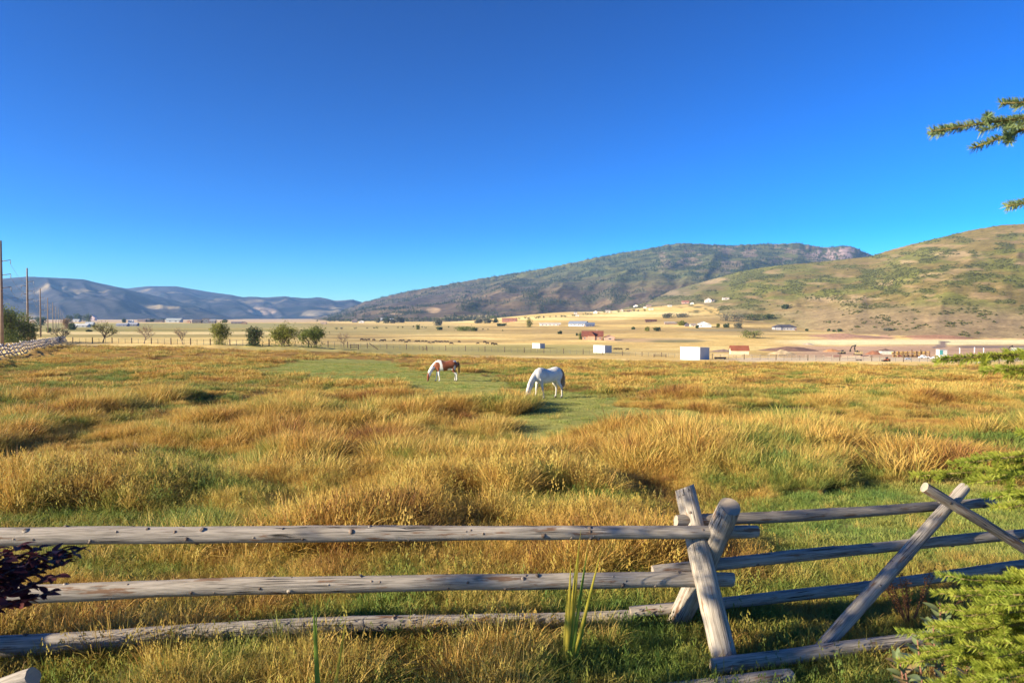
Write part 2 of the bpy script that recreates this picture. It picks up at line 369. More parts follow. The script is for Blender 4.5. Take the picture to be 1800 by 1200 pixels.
# ------------------------------------------------------------------ the setting: ground, hills, haze
def mixc(a, b, f): return a * (1 - f[:, None]) + np.asarray(b)[None, :] * f[:, None]
def ellm(u, v, cu, cv, ru, rv, soft=.5):
    d = ((u - cu) / ru) ** 2 + ((v - cv) / rv) ** 2
    return 1 - sstep(1 - soft, 1 + soft, d)
def grid_faces(n, m, wrap=False):
    i = np.arange(n - 1)[:, None]; j = np.arange(m if wrap else m - 1)[None, :]; j2 = (j + 1) % m
    a = i * m + j; b = i * m + j2; c = (i + 1) * m + j2; d = (i + 1) * m + j
    f = np.stack([a, b, c, d], -1).reshape(-1, 4); return f
def build_ground():
    az = np.concatenate([np.radians(np.linspace(-46, 46, 440)), np.radians(np.linspace(46, 314, 52))[1:-1]])
    rr = np.concatenate([[.01, .6, 1.2], np.exp(np.linspace(math.log(1.8), math.log(9400), 500))])
    A, Q = np.meshgrid(az, rr); x = (np.sin(A) * Q).ravel(); y = (np.cos(A) * Q).ravel()
    z = ground(x, y); V = np.stack([x, y, z], 1)
    f = grid_faces(len(rr), len(az), True)[:, ::-1]
    u, v = pix(x, y, z); u = np.where(y < 1, 3000 * np.sign(x + .01), u); v = np.where(y < 1, 1400, v)
    D = y
    n1 = fbm(x / 40, y / 40, 4); st = fbm(u / 130 + 4, v / 2.3, 3); st2 = fbm(u / 420 + 9, v / 5.5, 3)
    c = np.tile(np.array([[.65, .455, .16]]), (len(x), 1))
    c = mixc(c, (.80, .60, .24), sstep(.50, .66, st)); c = mixc(c, (.36, .25, .10), sstep(.50, .30, st2) * .8)
    lf = sstep(640, 480, u)
    for (va, vb, q) in ((556, 566.5, (.55, .40, .24)), (568, 577, (.34, .30, .12)), (578, 583, (.30, .26, .09)), (583, 588, (.66, .52, .24)), (588, 593, (.36, .29, .11)), (593, 600, (.64, .48, .18))):
        c = mixc(c, q, sstep(va - 1, va + .6, v) * (1 - sstep(vb - .6, vb + 1, v)) * lf)
    gm = sstep(570, 574, v) * (1 - sstep(586, 590, v)) * sstep(480, 560, u) * (1 - sstep(700, 900, u)); c = mixc(c, (.42, .35, .14), gm * .7)
    c = mixc(c, (.36, .32, .11), sstep(604, 607, v) * (1 - sstep(622, 626, v)) * sstep(350, 450, u) * (1 - sstep(1000, 1150, u)) * .8)
    rt = sstep(1330, 1440, u)
    wob = (fbm(u / 60, v / 30, 3) - .5) * 8
    c = mixc(c, (.58, .34, .20), sstep(584, 588, v + wob) * (1 - sstep(596, 599, v)) * sstep(1400, 1460, u) * sstep(.3, .55, fbm(u / 30, v / 4, 3)))
    c = mixc(c, (.82, .70, .38), sstep(596, 598.5, v) * (1 - sstep(604, 607, v + wob * .4)) * rt)
    c = mixc(c, (.50, .32, .21), sstep(606, 609, v + wob * .5) * (1 - sstep(627, 630, v)) * rt * .9)
    c = mixc(c, (.26, .19, .15), inpoly(u, v, [(1650, 599), (1667, 600), (1664, 611), (1636, 612), (1648, 605)]).astype(float)); c = mixc(c, (.23, .17, .14), sstep(1665, 1700, u) * ellm(v, 0 * v, 609.5, 0, 2.2, 1))
    c = mixc(c, (.66, .53, .36), sstep(627, 629.5, v) * (1 - sstep(634, 636, v)) * sstep(1250, 1320, u) * .8)
    c = mixc(c, (.44, .30, .17), ellm(u, v, 1150, 598, 90, 3.5) * .8); c = mixc(c, (.25, .22, .10), ellm(u, v, 1190, 599.5, 50, 2.5))
    c = mixc(c, (.29, .24, .13), ellm(u, v, 1290, 580, 90, 2.4) * .8)
    c = mixc(c, (.78, .60, .28), ellm(u, v, 1120, 551, 110, 5, .7) * sstep(.35, .5, st))
    sc = fbm(u / 9, v / 3, 3)
    c = mixc(c, (.15, .14, .055), sstep(.52, .62, sc) * sstep(560, 548, v) * sstep(1160, 1230, u) * .9)
    # pasture
    edge = np.interp(u, [e[0] for e in EDGE], [e[1] for e in EDGE]); pm = sstep(-1.5, 1.0, v - edge)
    pc = mixc(np.tile(np.array([[.20, .125, .04]]), (len(x), 1)), (.10, .10, .035), sstep(.42, .6, fbm(x / 3.3 + 7, y / 3.3, 3)))
    far = sstep(30, 110, D); pc = mixc(pc, (.40, .225, .06), far * .75)
    lm = short_mask(x, y); pc = mixc(pc, (.31, .31, .085), lm)
    c = np.minimum(c * 1.12, .86) * (1 - pm[:, None]) + pc * pm[:, None]
    c = c * (1 + .35 * (n1 - .5))[:, None]
    me = np_mesh('ground', V, f, np.full(len(f), 4), vcolmat('ground_soil', .9, .28, bump=.25, bdist=.05), True, col=np.clip(c, 0, 1))
    return obj('ground', me, kind='structure')
EDGE = [(-900, 655), (-60, 650), (0, 633), (60, 616), (110, 608), (200, 608), (330, 611), (450, 615), (600, 619), (700, 624), (850, 628), (1000, 632), (1165, 635), (1300, 637), (1500, 640), (1800, 646), (2600, 650)]
ground_obj = build_ground()

def build_hill(name, zf, t0, t1, nt, f0, c0, back, np_, colf, mat):
    t = np.linspace(t0, t1, nt); p = np.linspace(-.03, back, np_)
    T, Q = np.meshgrid(t, p)
    a = f0(T) if callable(f0) else f0 + 0 * T; b = c0(T) if callable(c0) else c0 + 0 * T
    y = (a + (b - a) * Q).ravel(); x = T.ravel() * y
    z = zf(x, y); z = np.where(Q.ravel() < 0, ground(x, y, False) - 6, z)
    u, v = pix(x, y, z); c = colf(x, y, z, u, v, Q.ravel())
    f = grid_faces(np_, nt); V = np.stack([x, y, z], 1)
    me = np_mesh(name, V, f, np.full(len(f), 4), mat, True, col=np.clip(c, 0, 1))
    return obj(name, me, kind='structure')
def col_far(x, y, z, u, v, q):
    n = fbm(x / 420, y / 420, 5); c = np.tile(np.array([[.05, .047, .052]]), (len(x), 1))
    c = mixc(c, (.25, .20, .12), sstep(.52, .68, n)); c = mixc(c, (.018, .023, .028), sstep(.47, .36, fbm(x / 230 + 9, y / 230, 4)))  # tan noise patches colour in sunlit slope faces
    c = mixc(c, (.28, .21, .15), ellm(u, v, 460, 547, 24, 7)); c = mixc(c, (.26, .22, .15), ellm(u, v, 550, 551, 18, 5))
    return c
def col_mtn(x, y, z, u, v, q):
    n = fbm(x / 170, y / 170, 5); m = fbm(x / 75 + 8, y / 75, 4)
    up = sstep(520, 470, v)
    c = np.tile(np.array([[.11, .083, .062]]), (len(x), 1))
    c = mixc(c, (.105, .115, .048), up * .9); c = mixc(c, (.175, .125, .075), sstep(.55, .70, n) * (1 - up) * .9)
    c = mixc(c, (.15, .15, .052), sstep(.52, .64, n) * up * .8); c = mixc(c, (.075, .095, .05), sstep(.53, .42, m) * (.35 + .6 * up))
    c = mixc(c, (.26, .19, .14), sstep(.62, .66, fbm(u / 22, v / 7, 4)) * sstep(500, 450, v) * sstep(1100, 1200, u) * .8)
    c = mixc(c, (.40, .29, .26), sstep(.42, .56, fbm(u / 6, v / 9, 3)) * ellm(u, v, 1480, 447, 55, 12))
    c = mixc(c, (.46, .32, .18), ellm(u, v, 762, 545, 12, 5) + ellm(u, v, 700, 551, 14, 2) * .6)
    c = mixc(c, (.42, .33, .16), sstep(552, 556, v) * sstep(720, 800, u) * sstep(.45, .6, fbm(u / 60, v / 2.5, 3)))
    return c
def col_rgt(x, y, z, u, v, q):
    n = fbm(x / 70, y / 110, 5); m = fbm(u / 34, v / 9, 4); st = fbm(u / 15 + 3, v / 5, 4)
    c = np.tile(np.array([[.215, .165, .055]]), (len(x), 1))
    c = mixc(c, (.115, .125, .032), sstep(.42, .60, m) * .9); c = mixc(c, (.175, .18, .042), sstep(.48, .64, n) * .8)
    low = sstep(520, 556, v + (u - 1500) * -.03 + 10 * (n - .5)) * sstep(1330, 1450, u)
    c = mixc(c, (.33, .235, .13), low * .85)
    c = mixc(c, (.40, .27, .14), sstep(.58, .76, fbm(u / 40 + 20, v / 6, 4)) * (1 - low) * .6)
    for e in ((1680, 446, 40, 5), (1590, 460, 25, 3), (1640, 484, 25, 4), (1560, 497, 30, 5), (1480, 525, 70, 7), (1255, 493, 30, 5), (1180, 515, 30, 5), (1105, 533, 25, 4)):
        c = mixc(c, (.46, .33, .18), ellm(u, v, *e, .8) * sstep(.40, .62, st) * .75)
    c = mixc(c, (.13, .125, .09), sstep(1350, 1150, u) * .5)
    apron = sstep(522, 560, v) * sstep(1480, 1360, u) * (1 - sstep(.45, .6, fbm(u / 18, v / 5, 3)) * .8)
    c = mixc(c, (.42, .33, .16), apron * .75)
    return c
build_hill('far_hills', far_hills_z, -1.5, .1, 420, 4600, 7600, 1.35, 130, col_far, vcolmat('far_hill_cover', .02, .5))
build_hill('left_hill', left_hill_z, -1.5, -.33, 360, 3400, 5300, 1.35, 120, col_far, vcolmat('left_hill_cover', .02, .5))
build_hill('mountain', mountain_z, -.32, .85, 560, 1750, 4300, 1.35, 190, col_mtn, vcolmat('mountain_cover', .075, .5))
build_hill('hillside', right_hill_z, .02, 1.5, 560, lambda t: np.interp(t, *_RF), lambda t: np.interp(t, *_RC), 1.4, 200, col_rgt, vcolmat('hillside_cover', .3, .42))

hz = NB('valley_air'); hz.t.nodes.remove(hz.b)
pv = hz.n('VolumePrincipled'); pv.inputs['Color'].default_value = (.26, .52, 1.0, 1); pv.inputs['Density'].default_value = HAZE; pv.inputs['Anisotropy'].default_value = .1
hz.l(pv.outputs[0], hz.out.inputs['Volume'])
hb = MB(); hb.box((0, 2200, 300), (12500, 10200, 360)); hb.build('haze', hz.m, kind='stuff')

# ------------------------------------------------------------------ scattered growth (grass, scrub): one object each
def scatter(name, pts, rot, scl, idx, meshes, tagkw):
    c = bpy.data.collections.new(name + '_kinds')
    for i, me in enumerate(meshes):
        o = bpy.data.objects.new('%s_%02d' % (name, i), me); c.objects.link(o)
    me = bpy.data.meshes.new(name); n = len(pts); me.vertices.add(n); me.vertices.foreach_set('co', np.asarray(pts, np.float32).ravel())
    a = me.attributes.new('rot', 'FLOAT_VECTOR', 'POINT'); a.data.foreach_set('vector', np.asarray(rot, np.float32).ravel())
    a = me.attributes.new('scl', 'FLOAT_VECTOR', 'POINT'); a.data.foreach_set('vector', np.asarray(scl, np.float32).ravel())
    a = me.attributes.new('idx', 'INT', 'POINT'); a.data.foreach_set('value', np.asarray(idx, np.int32))
    o = obj(name, me, **tagkw)
    g = bpy.data.node_groups.new(name, 'GeometryNodeTree')
    g.interface.new_socket('Geometry', in_out='INPUT', socket_type='NodeSocketGeometry'); g.interface.new_socket('Geometry', in_out='OUTPUT', socket_type='NodeSocketGeometry')
    N = g.nodes; gi = N.new('NodeGroupInput'); go = N.new('NodeGroupOutput'); ip = N.new('GeometryNodeInstanceOnPoints')
    ci = N.new('GeometryNodeCollectionInfo'); ci.inputs['Collection'].default_value = c; ci.inputs['Separate Children'].default_value = True; ci.inputs['Reset Children'].default_value = True
    def na(nm, ty):
        q = N.new('GeometryNodeInputNamedAttribute'); q.data_type = ty; q.inputs['Name'].default_value = nm; return q.outputs['Attribute']
    L = g.links.new; L(gi.outputs[0], ip.inputs['Points']); L(ci.outputs[0], ip.inputs['Instance']); ip.inputs['Pick Instance'].default_value = True
    L(na('idx', 'INT'), ip.inputs['Instance Index']); L(na('rot', 'FLOAT_VECTOR'), ip.inputs['Rotation']); L(na('scl', 'FLOAT_VECTOR'), ip.inputs['Scale'])
    L(ip.outputs[0], go.inputs[0])
    md = o.modifiers.new('scatter', 'NODES'); md.node_group = g
    return o
def clump(name, n, rad, h0, h1, w, lean, curl, seed, mat, wind=(0, 0), seeds=0):
    r = np.random.default_rng(seed); V = []; Fc = []; SZ = []; UV = []; b = 0
    for i in range(n):
        a = r.random() * 6.283; q = math.sqrt(r.random()) * rad; bx, by = math.cos(a) * q, math.sin(a) * q
        h = h0 + (h1 - h0) * r.random() ** .8 * (1 - .35 * q / rad); a2 = a + r.normal() * .9
        le = lean * (.3 + r.random()) * (.4 + q / rad); dx = math.cos(a2) * le + wind[0] * r.random(); dy = math.sin(a2) * le + wind[1] * r.random()
        fa = r.random() * 6.283; sx, sy = math.cos(fa), math.sin(fa); ww = w * (.6 + .8 * r.random()); cu = curl * r.random(); tone = r.random()
        for t, k in ((0, .7), (.38, 1), (.74, .75), (1, 0)):
            o = h * (dx * (t * .55 + t * t * .45 * (1 + cu))); p = h * (dy * (t * .55 + t * t * .45 * (1 + cu)))
            zz = h * t * (1 - .28 * t * t * min(1.6, math.hypot(dx, dy)) * (1 + cu))
            if k:
                V += [(bx + o - sx * ww * k / 2, by + p - sy * ww * k / 2, zz), (bx + o + sx * ww * k / 2, by + p + sy * ww * k / 2, zz)]; UV += [(tone, t)] * 2
            else: V.append((bx + o, by + p, zz)); UV.append((tone, t))
        Fc += [b, b + 1, b + 3, b + 2, b + 2, b + 3, b + 5, b + 4, b + 4, b + 5, b + 6]; SZ += [4, 4, 3]; b += 7
        if i < seeds:
            tx, ty, tz = V[-1]
            for k in range(9):
                e = .012 + .006 * r.random(); zz = tz - .12 * k / 9 + .03; ox, oy = r.normal(0, .012 + .002 * k, 2)
                V += [(tx + ox, ty + oy, zz + e * 2), (tx + ox + e * sx * .5, ty + oy + e * sy * .5, zz), (tx + ox - e * sx * .5, ty + oy - e * sy * .5, zz)]
                UV += [(tone * .3, 1)] * 3; Fc += [b, b + 1, b + 2]; SZ.append(3); b += 3
    return np_mesh(name, V, Fc, SZ, mat, False, uv=UV)
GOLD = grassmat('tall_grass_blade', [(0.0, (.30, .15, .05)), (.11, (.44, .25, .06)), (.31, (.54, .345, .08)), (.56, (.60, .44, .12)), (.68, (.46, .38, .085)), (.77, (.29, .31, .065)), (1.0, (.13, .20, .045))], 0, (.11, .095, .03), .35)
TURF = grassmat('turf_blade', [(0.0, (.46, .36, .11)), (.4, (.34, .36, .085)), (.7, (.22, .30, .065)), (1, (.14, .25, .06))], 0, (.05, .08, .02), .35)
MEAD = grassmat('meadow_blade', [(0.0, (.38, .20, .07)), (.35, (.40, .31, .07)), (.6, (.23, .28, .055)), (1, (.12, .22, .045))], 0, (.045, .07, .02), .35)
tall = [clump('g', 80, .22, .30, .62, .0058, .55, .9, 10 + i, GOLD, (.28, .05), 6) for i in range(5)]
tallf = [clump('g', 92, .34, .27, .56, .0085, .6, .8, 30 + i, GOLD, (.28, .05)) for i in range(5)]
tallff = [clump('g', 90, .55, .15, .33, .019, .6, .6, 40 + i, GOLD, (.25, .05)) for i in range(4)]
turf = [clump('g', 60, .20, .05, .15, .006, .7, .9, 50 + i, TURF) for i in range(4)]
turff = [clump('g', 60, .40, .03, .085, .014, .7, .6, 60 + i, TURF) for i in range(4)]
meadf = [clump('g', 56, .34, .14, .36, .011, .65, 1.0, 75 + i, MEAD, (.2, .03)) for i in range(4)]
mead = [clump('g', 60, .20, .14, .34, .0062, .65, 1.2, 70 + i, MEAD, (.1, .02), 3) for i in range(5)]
def sample(n, d0, d1, seed, margin=1.12):
    r = np.random.default_rng(seed); d = np.sqrt(d0 * d0 + (d1 * d1 - d0 * d0) * r.random(n)); t = r.random(n) * 2 - 1
    return t * (.75 * margin * d + 1.8), d, r
def lay(specs, name, tagkw):
    PT = []; RO = []; SC = []; IX = []; ms = []; off = 0
    for (n, d0, d1, seed, meshes, keep, size) in specs:
        x, y, r = sample(n, d0, d1, seed); k = keep(x, y, r); x, y = x[k], y[k]; z = ground(x, y)
        PT.append(np.stack([x, y, z - .02], 1)); m = len(x)
        RO.append(np.stack([r.normal(0, .10, m), r.normal(0, .10, m), r.normal(0, .9, m)], 1))
        s = size(x, y, r)
        SC.append(np.stack([s * (.85 + .3 * r.random(m)), s * (.85 + .3 * r.random(m)), s * (.8 + .4 * r.random(m))], 1))
        IX.append(r.integers(0, len(meshes), m) + off); ms += meshes; off += len(meshes)
    return scatter(name, np.concatenate(PT), np.concatenate(RO), np.concatenate(SC), np.concatenate(IX), ms, tagkw)
def in_pasture(x, y):
    u, v = pix(x, y, ground(x, y)); e = np.interp(u, [q[0] for q in EDGE], [q[1] for q in EDGE]); return v > e + .3
def near_meadow(x, y): return sstep(9.5, 7.6, y + .25 * x * (x < 0) + .8 * (fbm(x / 1.5, y / 1.5) - .5))
def greenzone(x, y, r): return fbm(x / 7.5 + 23, y / 9 + 3, 3) + r.normal(0, .035, len(x)) > .575 - .07 * sstep(-.35, -.7, x / np.maximum(y, 1)) * (y < 40)
def openkeep(x, y, r): return (short_mask(x, y) < .5) & in_pasture(x, y) & ((fbm(x / 2.1 + 60, y / 2.1, 3) < .44) | greenzone(x, y, r)) & (near_meadow(x, y) < .5)
def tallkeep(x, y, r): return (short_mask(x, y) < .5) & in_pasture(x, y) & (r.random(len(x)) > near_meadow(x, y)) & (fbm(x / 2.1 + 60, y / 2.1, 3) > .415) & ~greenzone(x, y, r)
def turfkeep(x, y, r): return (short_mask(x, y) > .5) & in_pasture(x, y)
def tallsize(x, y, r): return .45 + 1.15 * sstep(.3, .70, fbm(x / 4.4 + 11, y / 4.4, 3)) * (.8 + .4 * r.random(len(x)))
def turfsize(x, y, r): return .6 + .8 * fbm(x / 1.7 + 31, y / 1.7, 3)
def meadkeep(x, y, r):
    cd = (short_mask(x, y) > .5); return (r.random(len(x)) < near_meadow(x, y) * (1 - .35 * cd))
def meadsize(x, y, r):
    cd = (short_mask(x, y) > .5); return (.6 + .7 * fbm(x / 1.2 + 3, y / 1.2, 3)) * (1 - .25 * cd) * sstep(1.6, 4.5, y)
lay([(11800, 6.5, 15, 1, tall, tallkeep, tallsize), (16500, 15, 34, 2, tallf, tallkeep, lambda x, y, r: tallsize(x, y, r) * 1.1),
     (27000, 34, 80, 3, tallff, tallkeep, lambda x, y, r: tallsize(x, y, r) * 1.0), (30000, 80, 290, 4, tallff, tallkeep, lambda x, y, r: tallsize(x, y, r) * 1.3)],
    'tall_grass', dict(kind='stuff', label='golden and rust coloured tall grass covering the pasture', cat='grass'))
lay([(12200, 6, 16, 5, turf, turfkeep, turfsize), (26000, 16, 80, 6, turff, turfkeep, turfsize), (11000, 7, 16, 15, mead, openkeep, lambda x, y, r: .7 + .5 * r.random(len(x))), (3100, 6.5, 16, 17, mead, lambda x, y, r: turfkeep(x, y, r) & (fbm(x / .9 + 2, y / .9, 3) > .52), lambda x, y, r: .35 + .45 * r.random(len(x))), (900, 7, 18, 18, tall, lambda x, y, r: turfkeep(x, y, r) & (fbm(x / 1.4 + 12, y / 1.4, 3) > .6), lambda x, y, r: .25 + .3 * r.random(len(x))), (2600, 16, 60, 19, tallf, lambda x, y, r: turfkeep(x, y, r) & (fbm(x / 1.8 + 5, y / 1.8, 3) > .58), lambda x, y, r: .25 + .45 * r.random(len(x))), (34000, 16, 80, 16, meadf, openkeep, lambda x, y, r: .6 + .7 * r.random(len(x)))],
    'short_turf', dict(kind='stuff', label='short grazed green turf in the openings of the pasture', cat='grass'))
lay([(11500, 2.2, 10.5, 7, mead, meadkeep, meadsize), (2300, 4.6, 6.6, 8, tall, lambda x, y, r: (x < .1) & (fbm(x / .8 + 5, y / .8, 2) > .47), lambda x, y, r: .5 + .5 * r.random(len(x))), (2800, 6.2, 9.6, 9, tall, lambda x, y, r: (x < 1.0) & (fbm(x / .7 + 15, y / .7, 3) > .50), lambda x, y, r: .40 + .35 * r.random(len(x)))],
    'meadow_grass', dict(kind='stuff', label='green and straw coloured meadow grass around the near log fence', cat='grass'))

def blob(name, mat, seed, n=46, s=.42, conifer=False):
    r = np.random.default_rng(seed); V = []; b = 0
    for i in range(n):
        if conifer:
            z = r.random() ** 1.3; a = r.random() * 6.283; q = (1 - z) * .26 * (.5 + .5 * r.random()); c = np.array([math.cos(a) * q, math.sin(a) * q, z])
            e = r.normal(0, .085, (3, 3)); e[:, 2] *= .8
        else:
            d = r.normal(size=3); d /= np.linalg.norm(d); d[2] = abs(d[2]); q = .5 * (.65 + .35 * r.random()); c = d * q * np.array([1, 1, .95]); e = r.normal(0, s * .38, (3, 3))
        V += list(c + e)
    return np_mesh(name, V, np.arange(3 * n), np.full(n, 3), mat)
SCRUB = leafmat('scrub_leaf', (.085, .092, .034), (.15, .15, .048), .25, .03)
CONI = leafmat('conifer_leaf', (.035, .05, .028), (.07, .09, .04), .15, .03)
def hill_scatter(name, zf, f0, c0, t0, t1, n, seed, meshes, size, keep, lab):
    r = np.random.default_rng(seed); t = t0 + (t1 - t0) * r.random(n); q = r.random(n) ** .9
    a = f0(t) if callable(f0) else f0; b = c0(t) if callable(c0) else c0
    y = a + (b - a) * q; x = t * y; z = zf(x, y); u, v = pix(x, y, z); k = keep(u, v, x, y, r); x, y, z = x[k], y[k], z[k]; m = len(x)
    s = size(y, r, m)
    scatter(name, np.stack([x, y, z - s * .05], 1), np.stack([0 * x, 0 * x, r.random(m) * 6.3], 1), np.stack([s * 1.2, s * 1.2, s], 1), r.integers(0, len(meshes), m), meshes,
            dict(kind='stuff', label=lab, cat='scrub'))
sb = [blob('b', SCRUB, 80 + i) for i in range(4)]; cb = [blob('b', CONI, 90 + i, 50, conifer=True) for i in range(3)]
hill_scatter('hillside_scrub', right_hill_z, lambda t: np.interp(t, *_RF), lambda t: np.interp(t, *_RC), .05, .95, 44000, 1, sb, lambda y, r, m: (1.1 + 2.3 * r.random(m) ** 2),
             lambda u, v, x, y, r: (fbm(u / 34, v / 9, 4) + r.normal(0, .05, len(u)) > .5 + .2 * sstep(530, 560, v)) & (fbm(u / 40 + 20, v / 6, 4) < .62), 'low oak scrub dotted over the near hillside on the right')
hill_scatter('mountain_forest', mountain_z, 1800, 4320, -.27, .62, 42000, 2, cb, lambda y, r, m: 5 + 7 * r.random(m) ** 2,
             lambda u, v, x, y, r: (fbm(x / 75 + 8, y / 75, 4) + r.normal(0, .04, len(u)) < .40 + .10 * sstep(530, 470, v)), 'dark conifers spread over the upper slopes of the mountain')
# ------------------------------------------------------------------ near log fence
def woodmat(name, c1, c2, bark, barkamt):
    k = NB(name); v = k.coords((11, 11, .7)); f = k.noise(v, 3.6, 6, .62); fine = k.noise(k.coords((60, 60, 2.2)), 2.0, 4, .6)
    col = k.ramp(f, [(.28, c2), (.5, c1), (.75, tuple(min(1, q * 1.2) for q in c1))])
    g = k.ramp(fine, [(.36, (.48,) * 3), (.56, (1.06,) * 3)]); col = k.mix(.8, col, g, 'MULTIPLY')
    crack = k.noise(k.coords((26, 26, .35)), 1.4, 2, .4); cr = k.ramp(crack, [(.478, (1,) * 3), (.492, (.10,) * 3), (.508, (.10,) * 3), (.522, (1,) * 3)])
    pm = k.noise(k.coords((3, 3, 1.5)), 1.3, 2); pr = k.ramp(pm, [(.47, (0,) * 3), (.56, (1,) * 3)]); cr2 = k.mix(pr, (1.0, 1.0, 1.0), cr)
    col = k.mix(1.0, col, cr2, 'MULTIPLY')
    bn = k.noise(k.coords((11, 11, 1.5)), 1.5, 5, .65); br = k.ramp(bn, [(.62 - barkamt, (0,) * 3), (.68 - barkamt, (1,) * 3)]); col = k.mix(br, col, bark)
    hh = k.mix(.5, fine, cr2); k.bump(hh, .55, .012); return k.done(col, .82)
WOOD = woodmat('weathered_log', (.38, .335, .285), (.20, .17, .145), (.20, .115, .07), .03)
WOODP = woodmat('pale_log', (.43, .375, .31), (.23, .195, .155), (.22, .13, .08), .03)
WOODD = woodmat('dark_log', (.31, .27, .225), (.17, .14, .115), (.15, .095, .06), .05)
def knotm():
    k = NB('log_knot'); f = k.noise(k.coords(), 40, 3); return k.done(k.ramp(f, [(.35, (.075, .05, .035)), (.65, (.26, .20, .16))]), .9)
KNOT = knotm()
def endm():
    k = NB('log_end'); v = k.coords((1, 1, .001)); w = k.n('TexWave', wave_type='RINGS', rings_direction='Z'); w.inputs['Scale'].default_value = 36; w.inputs['Distortion'].default_value = 2.5; w.inputs['Detail'].default_value = 3
    k.l(v, w.inputs[0]); c = k.ramp(w.outputs[1], [(.1, (.30, .24, .18)), (.8, (.42, .35, .27))]); return k.done(c, .9)
LEND = endm()
def log(name, p0, p1, r0, r1, parent, seed, mat=None, knots=14, bend=.02, taper_end=False, label=None):
    r = np.random.default_rng(seed); p0 = Vector(p0); p1 = Vector(p1); d = p1 - p0; L = d.length; ns = 18; nz = max(10, int(L / .09))
    mb = MB(); V = []; ph = r.random(4) * 6.28; bx, by = r.normal(0, bend, 2); bx2, by2 = r.normal(0, bend * .5, 2)
    def axis(t): return np.array([bx * math.sin(math.pi * t) + bx2 * math.sin(2 * math.pi * t + ph[0]) * (1 if 0 else math.sin(math.pi * t)), by * math.sin(math.pi * t) + by2 * math.sin(3 * math.pi * t + ph[1]) * math.sin(math.pi * t)])
    off = r.random() * 90
    def rad(t, a):
        q = r0 + (r1 - r0) * t
        e = 1 + .16 * (vnoise(off + t * L * 1.6, math.cos(a) * 1.1 + 5) - .5) + .06 * (vnoise(off + t * L * 7, math.sin(a) * 2.2 + math.cos(a) * 2.2 + 9) - .5) + .04 * math.cos(2 * a + ph[2] + t)
        return float(q * e)
    for i in range(nz + 1):
        t = i / nz; ax = axis(t)
        for k in range(ns):
            a = 2 * math.pi * k / ns; q = rad(t, a) * (.955 if i in (0, nz) else 1)
            zz = t * L + (0 if 0 < i < nz else .012 * (vnoise(off + k * 1.3, i) - .5) + (.5 * q * math.cos(a + ph[3]) * .35))
            V.append((ax[0] + math.cos(a) * q, ax[1] + math.sin(a) * q, zz))
    Fq = [(i * ns + k, i * ns + (k + 1) % ns, (i + 1) * ns + (k + 1) % ns, (i + 1) * ns + k) for i in range(nz) for k in range(ns)]
    mb.add(V, Fq, 0)
    nb = len(mb.v); mb.add([V[k] for k in range(ns)] + [V[nz * ns + k] for k in range(ns)], [tuple(range(ns - 1, -1, -1)), tuple(range(ns, 2 * ns))], 2)
    for _ in range(knots):
        t = .03 + .94 * r.random(); a = r.random() * 6.283; ax = axis(t); q = rad(t, a); s = .005 + .010 * r.random() ** 2
        c = Vector((ax[0] + math.cos(a) * (q - s * .1), ax[1] + math.sin(a) * (q - s * .1), t * L)); n = Vector((math.cos(a), math.sin(a), .35 * r.normal())).normalized()
        u = n.orthogonal().normalized(); w = n.cross(u); vv = []
        for (rr_, hh) in ((1.9, -.15), (1.1, .55), (.55, .8)):
            for k in range(7): b = 6.283 * k / 7; vv.append(c + (u * math.cos(b) * rr_ + w * math.sin(b) * rr_) * s * np.array(1) .item() * 1.0 + n * hh * s)
        ff = [(i * 7 + k, i * 7 + (k + 1) % 7, i * 7 + 7 + (k + 1) % 7, i * 7 + 7 + k) for i in range(2) for k in range(7)]
        mb.add(vv, ff[:7], 1 if r.random() < .7 else 0); mb.add(vv, ff[7:] + [tuple(range(14, 21))], 1)
    me = mb.mesh(name, [mat or WOOD, KNOT, LEND]); me.polygons.foreach_set('use_smooth', [p.material_index < 2 for p in me.polygons])
    o = obj(name, me, parent, label=label); o.matrix_local = Matrix.Translation(p0 - parent.location) @ d.to_track_quat('Z', 'X').to_matrix().to_4x4()
    return o
fence = thing('log_fence', 'weathered grey log buck fence running across the foreground grass', 'fence', P(1240, 1120, 6.4))
def fl(name, a, b, r0, r1, seed, **kw): return log(name, P(*a), P(*b), r0, r1, fence, seed, **kw)
fl('rail', (-520, 949, 5.25), (1330, 934, 6.42), .072, .060, 1, mat=WOODP, knots=90, bend=.016)
fl('rail', (-520, 1072, 5.25), (1288, 1018, 6.42), .075, .066, 2, mat=WOODP, knots=80, bend=.045)
fl('rail', (-520, 1148, 5.75), (1110, 1083, 6.95), .098, .066, 3, knots=70, bend=.05)
fl('rail', (1188, 915, 6.42), (1748, 882, 7.3), .055, .049, 4, mat=WOODD, knots=9, bend=.012)
fl('rail', (1147, 1004, 6.40), (1880, 932, 7.3), .060, .054, 5, knots=12, bend=.02)
fl('rail', (1108, 1075, 6.93), (1900, 980, 7.5), .060, .062, 6, knots=16, bend=.03)
fl('rail', (1252, 1172, 5.82), (1645, 1118, 6.35), .070, .062, 7, mat=WOODP, knots=9, bend=.01)
fl('rail', (-150, 1330, 5.0), (1390, 1188, 5.72), .07, .062, 8, mat=WOODP, knots=16, bend=.02)
fl('leg', (1287, 1212, 5.94), (1203, 857, 6.60), .108, .098, 9, mat=WOODP, knots=6, bend=.006)
fl('leg', (1178, 1120, 7.10), (1284, 890, 6.18), .105, .100, 10, mat=WOODP, knots=6, bend=.01)
fl('leg', (1405, 1185, 6.10), (1695, 857, 7.08), .068, .062, 11, knots=7, bend=.008, label='leg of the right buck with a splintered top end')
fl('leg', (1960, 1072, 7.1), (1625, 856, 6.72), .050, .052, 12, mat=WOODD, knots=10, bend=.012)
